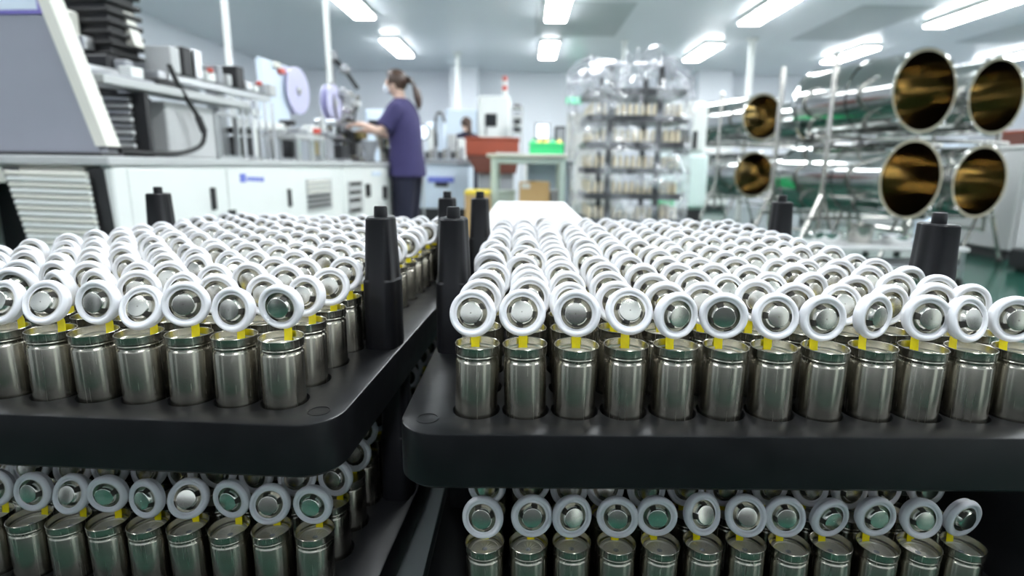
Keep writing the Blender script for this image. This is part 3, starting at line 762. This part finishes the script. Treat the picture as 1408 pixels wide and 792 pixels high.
# ------------------------------------------------------------------ people
def person(loc, heading, label, colours, arms, bow=.0):
    W = Matrix.Translation(loc) @ Matrix.Rotation(heading, 4, 'Z')
    tm, pm = colours
    # local frame: +x forward, +y to the person's left
    V = {}; E = []; R = {}
    def j(n, p, r, par=None):
        V[n] = (len(V), Vector(p)); R[n] = r
        if par: E.append((V[par][0], V[n][0]))
    bx = bow
    j('pelvis', (0, 0, .86), (.10, .12)); j('waist', (bx*.2, 0, 1.0), (.085, .11), 'pelvis'); j('chest', (bx*.6, 0, 1.17), (.095, .125), 'waist'); j('uchest', (bx*.9, 0, 1.26), (.065, .09), 'chest')
    j('neck', (bx+.01, 0, 1.345), (.045, .045), 'uchest'); j('neck2', (bx+.025, 0, 1.395), (.045, .045), 'neck'); j('head', (bx+.05, 0, 1.455), (.072, .068), 'neck2'); j('crown', (bx+.05, 0, 1.515), (.072, .066), 'head')
    j('chin', (bx+.115, 0, 1.425), (.025, .03), 'head'); j('nose', (bx+.137, 0, 1.468), (.010, .011), 'head')
    for s_, n in ((1, 'l'), (-1, 'r')):
        el, wr, hd = arms[n]
        j(n+'ear', (bx+.04, s_*.078, 1.462), (.012, .018), 'head')
        j(n+'sh', (bx*.9, s_*.150, 1.270), (.040, .040), 'uchest'); j(n+'el', el, (.037, .037), n+'sh'); j(n+'wr', wr, (.024, .024), n+'el')
        d = (Vector(hd)-Vector(wr)); d.normalize(); side = Vector((0, 0, 1)).cross(d).normalized(); palm = Vector(wr)+d*.05
        j(n+'palm', palm, (.026, .018), n+'wr')
        for k, ln in enumerate((.062, .072, .068, .052)):
            q = palm+d*.03+side*(.0165*(k-1.5)); j(n+'f%da' % k, q, (.0085, .0085), n+'palm'); j(n+'f%db' % k, q+d*ln*.6+Vector((0, 0, -.008)), (.008, .008), n+'f%da' % k); j(n+'f%dc' % k, q+d*ln*.95+Vector((0, 0, -.026)), (.007, .007), n+'f%db' % k)
        q = palm-d*.015-side*s_*-.034; j(n+'t1', q, (.010, .010), n+'palm'); j(n+'t2', q+d*.035-side*s_*-.012, (.008, .008), n+'t1')
        j(n+'hip', (0, s_*.085, .80), (.085, .085), 'pelvis'); j(n+'kn', (.02, s_*.09, .45), (.055, .055), n+'hip'); j(n+'an', (-.02, s_*.09, .09), (.036, .036), n+'kn'); j(n+'toe', (.11, s_*.10, .045), (.035, .03), n+'an')
    me = bpy.data.meshes.new('person'); names = list(V)
    me.from_pydata([V[n][1] for n in names], E, []); me.materials.append(MAT['skin'])
    o = link('person', me); o.matrix_world = W; WM[o.name] = W
    bm = bmesh.new(); bm.from_mesh(me); L = bm.verts.layers.skin.verify(); bm.verts.ensure_lookup_table()
    for i, n in enumerate(names): bm.verts[i][L].radius = R[n]
    bm.verts[0][L].use_root = True; bm.to_mesh(me); bm.free()
    md = o.modifiers.new('skin', 'SKIN'); md.use_smooth_shade = True; sd = o.modifiers.new('subdivision', 'SUBSURF'); sd.levels = 1; sd.render_levels = 2
    tag(o, label, 'person')
    X, Y = Vector((1, 0, 0)), Vector((0, 1, 0))
    b = MB(W)
    b.loft([((.0, 0, .76), X*.145, Y*.185), ((.0, 0, .84), X*.14, Y*.18), ((bx*.2, 0, .98), X*.125, Y*.16), ((bx*.5, 0, 1.12), X*.13, Y*.168), ((bx*.75, 0, 1.22), X*.125, Y*.175), ((bx*.9, 0, 1.30), X*.098, Y*.165), ((bx*.95, 0, 1.335), X*.075, Y*.11), ((bx+.008, 0, 1.36), X*.058, Y*.062)], 28)
    for s_, n in ((1, 'l'), (-1, 'r')):
        a = V[n+'sh'][1]+Vector((0, -s_*.03, .0)); c = V[n+'el'][1]; d = (c-a).normalized(); e = d.cross(Vector((0, 0, 1))).normalized(); g = d.cross(e)
        e_ = a+(c-a)*.82
        b.loft([(a-d*.04, e*.045, g*.05), (a-d*.01, e*.07, g*.074), (a+d*.03, e*.075, g*.078), (a+(c-a)*.45, e*.068, g*.068), (e_, e*.066, g*.070)], 16)
    build(b, 'tunic', tm, o, 60)
    b = MB(W)
    b.loft([((0, 0, .95), X*.105, Y*.145), ((0, 0, .84), X*.118, Y*.155), ((0, 0, .76), X*.115, Y*.155)], 24)
    for s_ in (1, -1): b.loft([((0, s_*.07, .83), X*.105, Y*.082), ((.01, s_*.082, .62), X*.093, Y*.078), ((.018, s_*.09, .45), X*.078, Y*.072), ((-.005, s_*.092, .25), X*.072, Y*.068), ((-.012, s_*.095, .06), X*.074, Y*.068)], 18)
    build(b, 'trousers', pm, o, 60)
    for s_ in (1, -1):
        b = MB(W); b.sphere((.045, s_*.10, .04), .05, 14, 8, (2.1, .85, .78)); build(b, 'shoe', 'shoe', o)
    b = MB(W); hc = Vector((bx+.043, 0, 1.492))
    b.sphere(hc, .092, 22, 14, (1.02, .92, .98))
    me_ = b
    me_.v = [p if not (p.x > hc.x+.045 and p.z < hc.z+.045) else Vector((hc.x+.045, p.y*.95, p.z)) for p in me_.v]
    b.loft([((bx-.05, 0, 1.50), X*.02, Vector((0, 0, .03))), ((bx-.085, 0, 1.49), Vector((.01, 0, .03)), Y*.035), ((bx-.115, 0, 1.44), Vector((.028, 0, .012)), Y*.036), ((bx-.13, 0, 1.36), X*.032, Y*.036), ((bx-.135, 0, 1.31), X*.022, Y*.026), ((bx-.135, 0, 1.275), X*.006, Y*.008)], 14)
    build(b, 'hair', 'hair', o, 70)
    b = MB(W); b.sphere((bx+.104, 0, 1.437), .052, 16, 10, (.75, .95, .9)); build(b, 'face_mask', 'mask_white', o, 60)
    return o
P = at(560, 215, 4.5)
person((P.x, P.y, 0), PI-.12, 'person in purple short-sleeved tunic reaching left over the machine', ('tunic_purple', 'trousers_navy'),
       {'l': ((.13, .21, 1.09), (.29, .16, 1.15), (.45, .14, 1.15)), 'r': ((.16, -.20, 1.08), (.34, -.12, 1.12), (.5, -.10, 1.12))}, .03)
P = at(643, 200, 8.6)
person((P.x, P.y, 0), PI*.62, 'distant person with dark hair standing behind the red hopper', ('trousers_navy', 'trousers_navy'),
       {'l': ((.12, .22, 1.06), (.32, .17, 1.05), (.45, .16, 1.05)), 'r': ((.12, -.22, 1.06), (.32, -.17, 1.05), (.45, -.16, 1.05))}, .02)

# ------------------------------------------------------------------ middle of the hall
def wb(x0, y0, x1, y1, Y, dep, c=.006):
    a = at(x0, y0, Y); b = at(x1, y1, Y); return (a.x, Y, b.z), (b.x, Y+dep, a.z), c
def wpart(name, mt, t, *boxes):
    b = MB()
    for q in boxes: b.box(*q)
    return build(b, name, mt, t)
def wthing(name, label, cat, x, y, Y, group=None):
    p = at(x, y, Y); return thing(name, label, cat, (p.x, Y, 0), 0, group)
def flo(q): return ((q[0][0], q[0][1], .0), q[1], q[2])       # stretch a box down to the floor
# pale blue machine behind the worker
Y = 7.2
t = wthing('bench_machine', 'pale blue bench machine with a dark slot right of the worker', 'machine', 610, 250, Y)
wpart('base_cabinet', 'paint_bluewhite', t, flo(wb(560, 226, 645, 290, Y, .7)))
wpart('door', 'paint_bluewhite', t, wb(583, 238, 628, 300, Y-.02, .019)); wpart('slot', 'logo_blue', t, wb(588, 243, 624, 251, Y-.035, .014)); wpart('slot_gap', 'dark', t, wb(598, 250, 616, 257, Y-.03, .009))
wpart('toe_kick', 'dark', t, ((at(570, 250, Y).x, Y-.03, 0), (at(640, 250, Y).x, Y-.001, .3), .004))
wpart('table_plate', 'paint_grey', t, wb(556, 219, 647, 226, Y-.05, .8))
for k in range(9): wpart('fixture', ('dark', 'steel_tube', 'paint_grey')[k % 3], t, wb(584+k*6, 208-(k % 3)*3, 589+k*6, 219, Y+.1, .06))
for (x, y0, mt) in ((592, 176, 'paint_white'), (606, 160, 'paint_bluewhite'), (620, 184, 'paint_lightgrey'), (634, 190, 'paint_white')): wpart('tower_unit', mt, t, wb(x-5, y0, x+6, 219, Y+.35, .15))
p0 = at(599, 218, Y+.25); p1 = at(599, 165, Y+.25); p2 = at(606, 155, Y+.25); p3 = at(612, 168, Y+.25)
build(MB().tube([p0, p1, p2, p3], .018, 8), 'gooseneck', 'dark', t)
t = wthing('oval_screen', 'small bright oval screen with dark rim beside the worker', 'screen', 580, 200, 6.4)
c = at(580, 182, 6.4)
build(MB().lathe([(.001, -.02), (.085, -.02), (.09, 0), (.075, .008), (.075, .002), (.001, .002)], 24, c, (0, -1, 0)), 'rim', 'dark', t)
build(MB().lathe([(.075, 0), (.001, .001)], 24, c+Vector((0, -.003, 0)), (0, -1, 0)), 'screen_face', 'screen_white', t)
build(MB().cyl((c.x, c.y+.02, 0), (c.x, c.y+.02, c.z-.085), .012, 10), 'stand', 'aluminium', t)
# white tall machine with black window and stack light
Y = 9.4
t = wthing('white_machine', 'tall white enclosure machine with a small black window', 'machine', 680, 160, Y)
wpart('enclosure', 'paint_white', t, flo(wb(657, 131, 701, 190, Y, .9, .03))); wpart('left_wing', 'paint_bluewhite', t, flo(wb(612, 150, 657, 190, Y+.1, .7, .02)))
wpart('window', 'glass_black', t, wb(667, 156, 683, 174, Y-.02, .019)); wpart('door_gap', 'dark', t, wb(667, 174, 669, 186, Y-.012, .011))
a = at(694, 131, Y+.2); b0 = a.z
t = thing('stack_light', 'red and white stack light on the white enclosure machine', 'signal light', (a.x, Y+.2, b0))
for k, (mt, h) in enumerate((('paint_white', .06), ('red_lamp', .06), ('paint_white', .07), ('red_lamp', .06))):
    build(MB().cyl((a.x, Y+.2, b0+.002+k*.075), (a.x, Y+.2, b0+.002+k*.075+h+.012), .042, 14), 'lamp_segment', mt, t)
# component shelf
Y = 8.8
t = wthing('component_shelf', 'narrow shelf unit with black boxes right of the white enclosure machine', 'shelf', 711, 160, Y)
wpart('frame', 'paint_lightgrey', t, flo(wb(702, 146, 704, 190, Y, .3)), flo(wb(717, 146, 719, 190, Y, .3)))
for y in (147, 160, 171, 182):
    s_ = wpart('shelf_board', 'paint_white', t, wb(704, y, 717, y+2, Y, .3)); wpart('bin', 'dark' if y != 160 else 'paint_grey', t, wb(706, y-7 if y != 147 else y-4, 716, y-.2, Y+.03, .2))
# red-brown hopper on a stand
Y = 6.2
t = wthing('red_hopper', 'red-brown metal hopper box with a tapered dark underside', 'hopper', 676, 230, Y)
a, b_, c = wb(640, 188, 713, 214, Y, .6, .006); build(MB().box(a, b_, c), 'bin', 'red_paint', t)
q = wb(646, 214, 713, 238, Y, .6)
x0, x1, zt, zb = a[0], b_[0], a[2], at(650, 238, Y).z
build(MB().prism([(x0, Y+.01, zt), (x1, Y+.01, zt), (x1-.03, Y+.01, zb), (x0+.12, Y+.01, zb)], (0, .57, 0)), 'tapered_base', 'red_dark', t)
wpart('stand', 'paint_grey', t, ((x0+.14, Y+.06, 0), (x1-.06, Y+.5, zb), .006)); wpart('rim', 'red_paint', t, ((x0-.012, Y-.012, b_[2]-.03), (x1+.012, Y+.612, b_[2]), .006))
# work table
Y = 5.0; a = at(669, 211, Y); b = at(786, 211, Y); zt = a.z
t = thing('work_table', 'pale green workbench in front of the red hopper', 'table', ((a.x+b.x)/2, Y+.3, 0))
wpart('table_top', 'table_top', t, ((a.x, Y, zt-.03), (b.x, Y+.62, zt), .005))
wpart('apron', 'table_green', t, ((a.x+.05, Y+.03, zt-.085), (b.x-.05, Y+.06, zt-.03), .004)); wpart('apron', 'table_green', t, ((a.x+.05, Y+.55, zt-.085), (b.x-.05, Y+.58, zt-.03), .004))
for x in (a.x+.065, b.x-.075):
    for y in (Y+.045, Y+.565): wpart('leg', 'table_green', t, ((x-.027, y-.027, 0), (x+.027, y+.027, zt-.03), .004))
wpart('lower_shelf', 'table_green', t, ((a.x+.07, Y+.06, .20), (b.x-.07, Y+.56, .225), .004))
wp = at(698, 209, Y+.1)
t = thing('steel_plate', 'thin steel plate lying on the left of the workbench', 'plate', (wp.x, Y+.15, zt)); wpart('sheet', 'aluminium', t, ((wp.x-.10, Y+.05, zt+.0005), (wp.x+.12, Y+.28, zt+.012), .002)); wpart('lip', 'steel_tube', t, ((wp.x-.10, Y+.05, zt+.012), (wp.x-.09, Y+.28, zt+.022), .002))
# green basket with fruit-like yellow parts
x0, x1 = at(728, 205, Y+.15).x, at(775, 205, Y+.15).x
t = thing('green_basket', 'bright green plastic basket on the workbench', 'basket', ((x0+x1)/2, Y+.25, zt))
h = .105
wpart('basket_floor', 'green_basket', t, ((x0, Y+.15, zt+.001), (x1, Y+.38, zt+.008), .002))
for q in (((x0, Y+.15, zt+.001), (x1, Y+.158, zt+h), .002), ((x0, Y+.372, zt+.001), (x1, Y+.38, zt+h), .002), ((x0, Y+.158, zt+.001), (x0+.008, Y+.372, zt+h), .002), ((x1-.008, Y+.158, zt+.001), (x1, Y+.372, zt+h), .002)): wpart('basket_wall', 'green_basket', t, q)
wpart('rim', 'green_basket', t, ((x0-.008, Y+.140, zt+h-.018), (x1+.008, Y+.150, zt+h), .003))
for k in range(5):
    x = x0+.035+k*(x1-x0-.07)/4; mt = ('green_basket', 'yellow_ball', 'yellow_ball', 'green_basket', 'yellow_ball')[k]
    t = thing('parts_bag', '%s small bag of parts in the green basket, %s from the left' % ('yellow' if mt == 'yellow_ball' else 'green', ORD[k+1]), 'parts bag', (x, Y+.26, zt+.01), 0, 'bags in the green basket')
    build(MB().loft([((x, Y+.26, zt+.0095), (.026, 0, 0), (0, .05, 0)), ((x, Y+.26, zt+.06), (.033, 0, 0), (0, .06, 0)), ((x, Y+.26, zt+h+.012), (.029, 0, 0), (0, .05, 0)), ((x, Y+.26, zt+h+.028), (.008, 0, 0), (0, .014, 0))], 12), 'bag', mt, t, 60)
    build(MB().loft([((x, Y+.26, zt+h+.026), (.008, 0, 0), (0, .012, 0)), ((x+.004, Y+.26, zt+h+.042), (.014, 0, 0), (0, .006, 0))], 8), 'knot', mt, t, 60)
# monitor + computer on a rear desk
Y2 = 6.6; zd = .95
t = thing('rear_desk', 'white desk behind the workbench carrying a monitor', 'desk', (at(755, 200, Y2).x, Y2+.3, 0))
xa, xb = at(722, 200, Y2).x, at(792, 200, Y2).x
wpart('desk_top', 'paint_white', t, ((xa, Y2, zd-.03), (xb, Y2+.7, zd), .005)); wpart('side_panel', 'paint_white', t, ((xa, Y2+.02, 0), (xa+.03, Y2+.68, zd-.03), .004)); wpart('side_panel', 'paint_white', t, ((xb-.03, Y2+.02, 0), (xb, Y2+.68, zd-.03), .004)); wpart('modesty_panel', 'paint_bluewhite', t, ((xa+.03, Y2+.6, .2), (xb-.03, Y2+.62, zd-.03), .004))
t = wthing('monitor', 'square monitor with a bright screen behind the green basket', 'monitor', 746, 200, Y2+.2); t.location.z = zd
WM[t.name] = Matrix.Translation(t.location)
q = wb(735, 168, 757, 193, Y2+.2, .06); wpart('bezel', 'paint_grey', t, q); wpart('screen', 'screen_white', t, wb(738, 171, 754, 190, Y2+.19, .009, .002))
mx = (q[0][0]+q[1][0])/2; wpart('stand', 'dark', t, ((mx-.03, Y2+.22, zd+.001), (mx+.03, Y2+.25, q[0][2]), .003)); wpart('stand_foot', 'dark', t, ((mx-.09, Y2+.17, zd+.0005), (mx+.09, Y2+.31, zd+.012), .003))
t = wthing('computer_tower', 'black computer tower right of the monitor', 'computer', 770, 200, Y2+.2); t.location.z = zd; WM[t.name] = Matrix.Translation(t.location)
q = wb(764, 173, 777, 200, Y2+.2, .3); q = ((q[0][0], q[0][1], zd+.001), q[1], .006); wpart('case', 'dark', t, q); wpart('front_panel', 'paint_grey', t, ((q[0][0]+.015, Y2+.192, zd+.2), (q[1][0]-.015, Y2+.1995, zd+.35), .002))
# cardboard boxes
def carton(x0, y0, x1, Y, dep, zb, label, tape):
    a = at(x0, y0, Y); b = at(x1, y0, Y); t = thing('cardboard_box', label, 'box', ((a.x+b.x)/2, Y+dep/2, zb))
    wpart('carton', 'cardboard', t, ((a.x, Y, zb+.001), (b.x, Y+dep, a.z), .005)); mx = (a.x+b.x)/2
    if tape: wpart('lid_tape', 'tape_yellow', t, ((a.x-.004, Y-.004, a.z-.028), (b.x+.004, Y+dep+.004, a.z+.004), .003)); wpart('hand_hole', 'dark', t, ((mx+.02, Y-.002, a.z-.2), (mx+.045, Y+.002, a.z-.14), .001))
    else: wpart('lid_tape', 'cardboard', t, ((mx-.03, Y-.003, a.z-.08), (mx+.03, Y+dep, a.z+.003), .001)); wpart('flap', 'paint_cream', t, ((a.x+.02, Y-.003, a.z-.06), (a.x+.10, Y-.0005, a.z-.01), .001))
carton(714, 250, 756, 5.12, .34, .226, 'brown cardboard box under the workbench', False)
carton(639, 263, 672, 4.75, .36, 0, 'tall brown carton with yellow lid left of the workbench', True)
# low storage bins under and beside the table
for (x0, x1, y0, Y, mt, lab) in ((682, 708, 262, 5.3, 'table_green', 'pale green storage bin on the lower shelf of the workbench'), (757, 770, 262, 5.25, 'paint_grey', 'grey storage bin beside the cardboard box under the workbench')):
    a = at(x0, y0, Y); b = at(x1, y0, Y); t = thing('storage_bin', lab, 'bin', ((a.x+b.x)/2, Y, .226)); wpart('bin_body', mt, t, ((a.x, Y, .227), (b.x, Y+.2, a.z-.02), .008)); wpart('bin_rim', mt, t, ((a.x-.01, Y-.01, a.z-.02), (b.x+.01, Y+.21, a.z), .004))

# ------------------------------------------------------------------ right side: white machine, steel tubes on racks
Y = 6.5
t = wthing('mint_machine', 'rounded white machine with a tall black window right of the wrapped stack', 'machine', 942, 230, Y)
q = wb(920, 138, 966, 282, Y, .7, .05); wpart('upper_body', 'paint_white', t, ((q[0][0], Y, 1.02), q[1], .05)); wpart('lower_body', 'paint_mint', t, ((q[0][0]-.01, Y-.04, .38), (q[1][0]+.03, Y+.72, 1.02), .04)); wpart('plinth', 'dark', t, ((q[0][0]+.02, Y, 0), (q[1][0]-.02, Y+.68, .38), .01))
wpart('window', 'glass_black', t, wb(928, 163, 947, 212, Y-.02, .019, .008)); wpart('window_label', 'paint_white', t, wb(934, 171, 947, 178, Y-.028, .007, .001)); wpart('handle', 'dark', t, wb(954, 180, 958, 205, Y-.03, .029))
t = wthing('green_bin', 'tall slim green bin beside the rounded white machine', 'bin', 920, 280, 5.9)
q = wb(914, 250, 926, 300, 5.9, .25); wpart('bin_body', 'green_basket', t, ((q[0][0], 5.9, 0), (q[1][0], 6.15, q[1][2]-.03), .015)); wpart('bin_lid', 'green_basket', t, ((q[0][0]-.01, 5.89, q[1][2]-.03), (q[1][0]+.01, 6.16, q[1][2]), .008))

def steel_tube(c, az, L, R, label):
    d = Vector((math.sin(az), math.cos(az), 0)); c = Vector(c)
    t = thing('steel_cylinder', label, 'steel cylinder', (c.x, c.y, c.z-R), 0, 'polished steel cylinders on the racks')
    build(MB().lathe([(R+.006, 0), (R+.014, .004), (R+.014, .028), (R, .034), (R, L-.03), (R+.014, L-.024), (R+.014, L), (.002, L)], 56, c, d), 'shell', 'stainless', t)
    build(MB().lathe([(R+.006, 0), (R-.012, .001), (R-.014, .02), (R-.014, L*.62), (R*.8, L*.70), (.002, L*.74)], 56, c, d), 'bore', 'stainless_inner', t)
    build(MB().lathe([(R+.008, L*.42), (R+.010, L*.42+.002), (R+.010, L*.42+.018), (R+.001, L*.42+.02)], 48, c, d), 'weld_band', 'stainless', t)
    for k in range(4):
        a = PI/4+k*PI/2; e = Vector((d.y, -d.x, 0)); p = c+e*(R+.016)*math.cos(a)+Vector((0, 0, (R+.016)*math.sin(a)))
        build(MB().cyl(p-d*.006, p+d*.045, .012, 8), 'flange_bolt', 'chrome', t)
AZ = math.radians(-14); R0 = .30
tubes = [((3.02, 4.30, 1.447), 1.05, 'upper near steel cylinder, left of the pair at the right edge'), ((3.92, 4.72, 1.47), 1.0, 'upper steel cylinder at the far right edge'),
         ((3.01, 4.30, .787), 1.15, 'lower near steel cylinder, left of the pair at the right edge'), ((3.90, 4.72, .77), 1.0, 'lower steel cylinder at the far right edge'),
         ((3.20, 7.60, 1.54), 1.2, 'upper steel cylinder on the far rack beside the white machine'), ((3.15, 7.60, .78), 1.2, 'lower steel cylinder on the far rack beside the white machine'),
         ((4.15, 8.1, 1.54), 1.2, 'upper steel cylinder at the right of the far rack'), ((4.10, 8.1, .78), 1.2, 'lower steel cylinder at the right of the far rack')]
for c, L, lab in tubes: steel_tube(c, AZ, L, R0, lab)
def rack(c, nx_, span, zlev, label, depth=.9):
    """stand: end frames with posts, cradle beams under each tube level, A-shaped feet"""
    d = Vector((math.sin(AZ), math.cos(AZ), 0)); e = Vector((d.y, -d.x, 0)); c = Vector(c)
    t = thing('cylinder_rack', label, 'rack', (c.x, c.y, 0), 0, 'racks for the steel cylinders')
    for k in (0, 1):
        q = c+d*(depth*k)
        for s_ in range(nx_):
            p = q+e*(span*s_)
            build(MB().cyl((p.x, p.y, .30), (p.x, p.y, zlev[-1]+R0+.02), .022, 12), 'post', 'steel_tube', t)
            if k == 0: build(MB().sphere((p.x, p.y, zlev[-1]+R0+.03), .032, 12, 8), 'post_ball', 'chrome', t)
            for sg in (-1, 1): build(MB().cyl((p.x, p.y, .66), p+e*(.26*sg)+Vector((0, 0, .05-p.z)), .018, 10), 'brace', 'steel_tube', t)
            for sg in (-1, 1): build(MB().cyl((p+e*(.26*sg)).to_tuple()[:2]+(.0,), (p+e*(.26*sg)).to_tuple()[:2]+(.05,), .03, 12), 'foot', 'rubber', t)
        for z in zlev: build(MB().cyl(q-e*.12+Vector((0, 0, z-R0-.035)), q+e*(span*(nx_-1)+.12)+Vector((0, 0, z-R0-.035)), .018, 10), 'cradle_beam', 'steel_tube', t)
    for s_ in range(nx_):
        p = c+e*(span*s_); build(MB().cyl((p.x, p.y, .33), (p+d*depth).to_tuple()[:2]+(.33,), .018, 10), 'base_beam', 'steel_tube', t)
rack((2.50, 4.62, 0), 3, .92, (.787, 1.447), 'tubular steel rack with A-shaped legs carrying the near cylinders', .62)
rack((2.74, 7.9, 0), 3, .95, (.78, 1.54), 'tubular steel rack carrying the far cylinders', .75)
# steel pans and low trolley below the cylinders
def low_trolley(x0, x1, y0, y1, z, label):
    t = thing('low_trolley', label, 'trolley', ((x0+x1)/2, (y0+y1)/2, 0))
    wpart('deck', 'paint_lightgrey', t, ((x0, y0, z-.03), (x1, y1, z), .005)); wpart('lower_deck', 'paint_grey', t, ((x0+.03, y0+.03, .14), (x1-.03, y1-.03, .16), .004))
    for x in (x0+.03, x1-.03):
        for y in (y0+.03, y1-.03): wpart('leg', 'aluminium', t, ((x-.015, y-.015, .07), (x+.015, y+.015, z-.03), .003)); build(MB().cyl((x-.012, y, .035), (x+.012, y, .035), .035, 14), 'caster', 'rubber', t)
    return t
low_trolley(2.15, 3.3, 3.98, 4.42, .30, 'low grey trolley under the near cylinders')
rg = random.Random(9)
for k, (x, y, r_, h, mt, lab) in enumerate(((2.32, 4.15, .10, .09, 'chrome', 'shiny steel pan at the left end of the low trolley'), (2.60, 4.2, .09, .13, 'steel_tube', 'steel pot with a lid in the middle of the low trolley'), (2.86, 4.15, .11, .07, 'chrome', 'wide shallow steel pan on the low trolley'), (3.12, 4.2, .09, .16, 'paint_bluewhite', 'pale blue canister at the right end of the low trolley'))):
    t = thing('steel_pan', lab, 'pan' if k != 3 else 'canister', (x, y, .30), 0, 'vessels on the low trolley')
    build(MB().lathe([(.002, .001), (r_*.85, .001), (r_*.9, .01), (r_, h), (r_+.012, h+.004), (r_-.006, h), (r_*.84, .012), (.002, .012)], 28, (x, y, .30)), 'bowl', mt, t)
    if k in (1, 3): build(MB().lathe([(r_+.01, h+.005), (r_+.01, h+.012), (.02, h+.025), (.018, h+.045), (.002, h+.047)], 24, (x, y, .30)), 'lid', mt, t)
    else:
        for s_ in (-1, 1): build(MB().tube([(x+s_*r_, y-.03, .30+h*.8), (x+s_*(r_+.03), y-.02, .30+h*.85), (x+s_*(r_+.03), y+.02, .30+h*.85), (x+s_*r_, y+.03, .30+h*.8)], .005, 8), 'handle', 'chrome', t)
# far clutter between the two rack levels: parts cabinet
t = thing('parts_cabinet', 'long low cabinet with pale boxes behind the steel cylinders', 'cabinet', (6.0, 9.2, 0))
wpart('body', 'paint_lightgrey', t, ((4.9, 9.0, 0), (8.8, 9.6, 1.0), .01)); wpart('worktop', 'paint_white', t, ((4.86, 8.97, 1.0), (8.84, 9.63, 1.03), .004))
for k in range(6): p = wpart('door', 'paint_white', t, ((4.93+k*.645, 8.98, .08), (5.55+k*.645, 8.999, .96), .004)); wpart('handle', 'dark', p, ((5.48+k*.645, 8.96, .55), (5.50+k*.645, 8.979, .70), .003))
for k in range(9):
    x = 5.0+k*.42; h = rg.uniform(.15, .42); mt = ('paint_bluewhite', 'paint_grey', 'logo_blue', 'paint_white', 'dark')[k % 5]
    t = thing('storage_box', '%s storage box on the long low cabinet, %s from the left' % ({'paint_bluewhite': 'pale blue', 'paint_grey': 'grey', 'logo_blue': 'blue', 'paint_white': 'white', 'dark': 'black'}[mt], ORD[k+1]), 'box', (x+.14, 9.3, 1.03), 0, 'boxes on the long low cabinet')
    wpart('box_body', mt, t, ((x, 9.1, 1.031), (x+.30, 9.5, 1.031+h), .01)); wpart('lid', mt, t, ((x-.012, 9.09, 1.031+h), (x+.312, 9.51, 1.051+h), .006))
# right edge: grey cabinet and floor clutter
t = thing('side_cabinet', 'light grey cabinet at the right edge beyond the cylinders', 'cabinet', (5.0, 5.6, 0))
wpart('body', 'paint_lightgrey', t, ((4.72, 5.25, .10), (5.9, 6.3, 1.08), .012)); wpart('top_tray', 'paint_white', t, ((4.70, 5.23, 1.08), (5.92, 6.32, 1.11), .005)); wpart('door', 'paint_lightgrey', t, ((4.76, 5.232, .14), (5.30, 5.249, 1.04), .004)); wpart('plinth', 'dark', t, ((4.76, 5.3, 0), (5.86, 6.26, .10), .004))
t = thing('red_crate', 'dull red crate on the light grey cabinet at the right edge', 'crate', (5.0, 5.5, 1.11))
wpart('crate_body', 'red_dark', t, ((4.78, 5.35, 1.111), (5.2, 5.7, 1.25), .008)); wpart('crate_rim', 'red_paint', t, ((4.77, 5.34, 1.23), (5.21, 5.71, 1.255), .005))
a = at(1345, 366, 4.75)
t = thing('equipment_skid', 'black equipment skid with yellow edging low at the right edge', 'skid', (4.65, 4.6, 0))
wpart('skid_body', 'dark', t, ((4.33, 4.40, .03), (4.97, 4.80, .19), .01)); wpart('edging', 'brass', t, ((4.34, 4.385, .165), (4.96, 4.399, .185), .003)); wpart('pump', 'dark', t, ((4.4, 4.45, .19), (4.6, 4.75, .30), .02)); wpart('pump_base', 'brass', t, ((4.64, 4.47, .19), (4.9, 4.73, .23), .01))
for x in (4.36, 4.88): wpart('skid_foot', 'rubber', t, ((x, 4.45, 0), (x+.05, 4.75, .03), .004))
# distant wall machines
for (x0, x1, y0, Y, mt, lab) in ((500, 535, 150, 11.2, 'paint_bluewhite', 'pale wall machine seen left of the worker head'), (585, 612, 168, 11.0, 'paint_bluewhite', 'pale wall machine right of the worker at the back wall'), (968, 1010, 170, 11.4, 'paint_white', 'white wall cabinet behind the far cylinders')):
    a = at(x0, y0, Y); b = at(x1, y0, Y); t = thing('wall_machine', lab, 'machine', ((a.x+b.x)/2, Y, 0), 0, 'pale machines along the back wall')
    wpart('body', mt, t, ((a.x, Y, .1), (b.x, Y+.6, a.z), .03)); wpart('window', 'glass_black', t, ((a.x+.08, Y-.01, a.z-.45), (a.x+.3, Y-.0005, a.z-.2), .003)); wpart('plinth', 'dark', t, ((a.x+.02, Y+.02, 0), (b.x-.02, Y+.58, .1), .003))
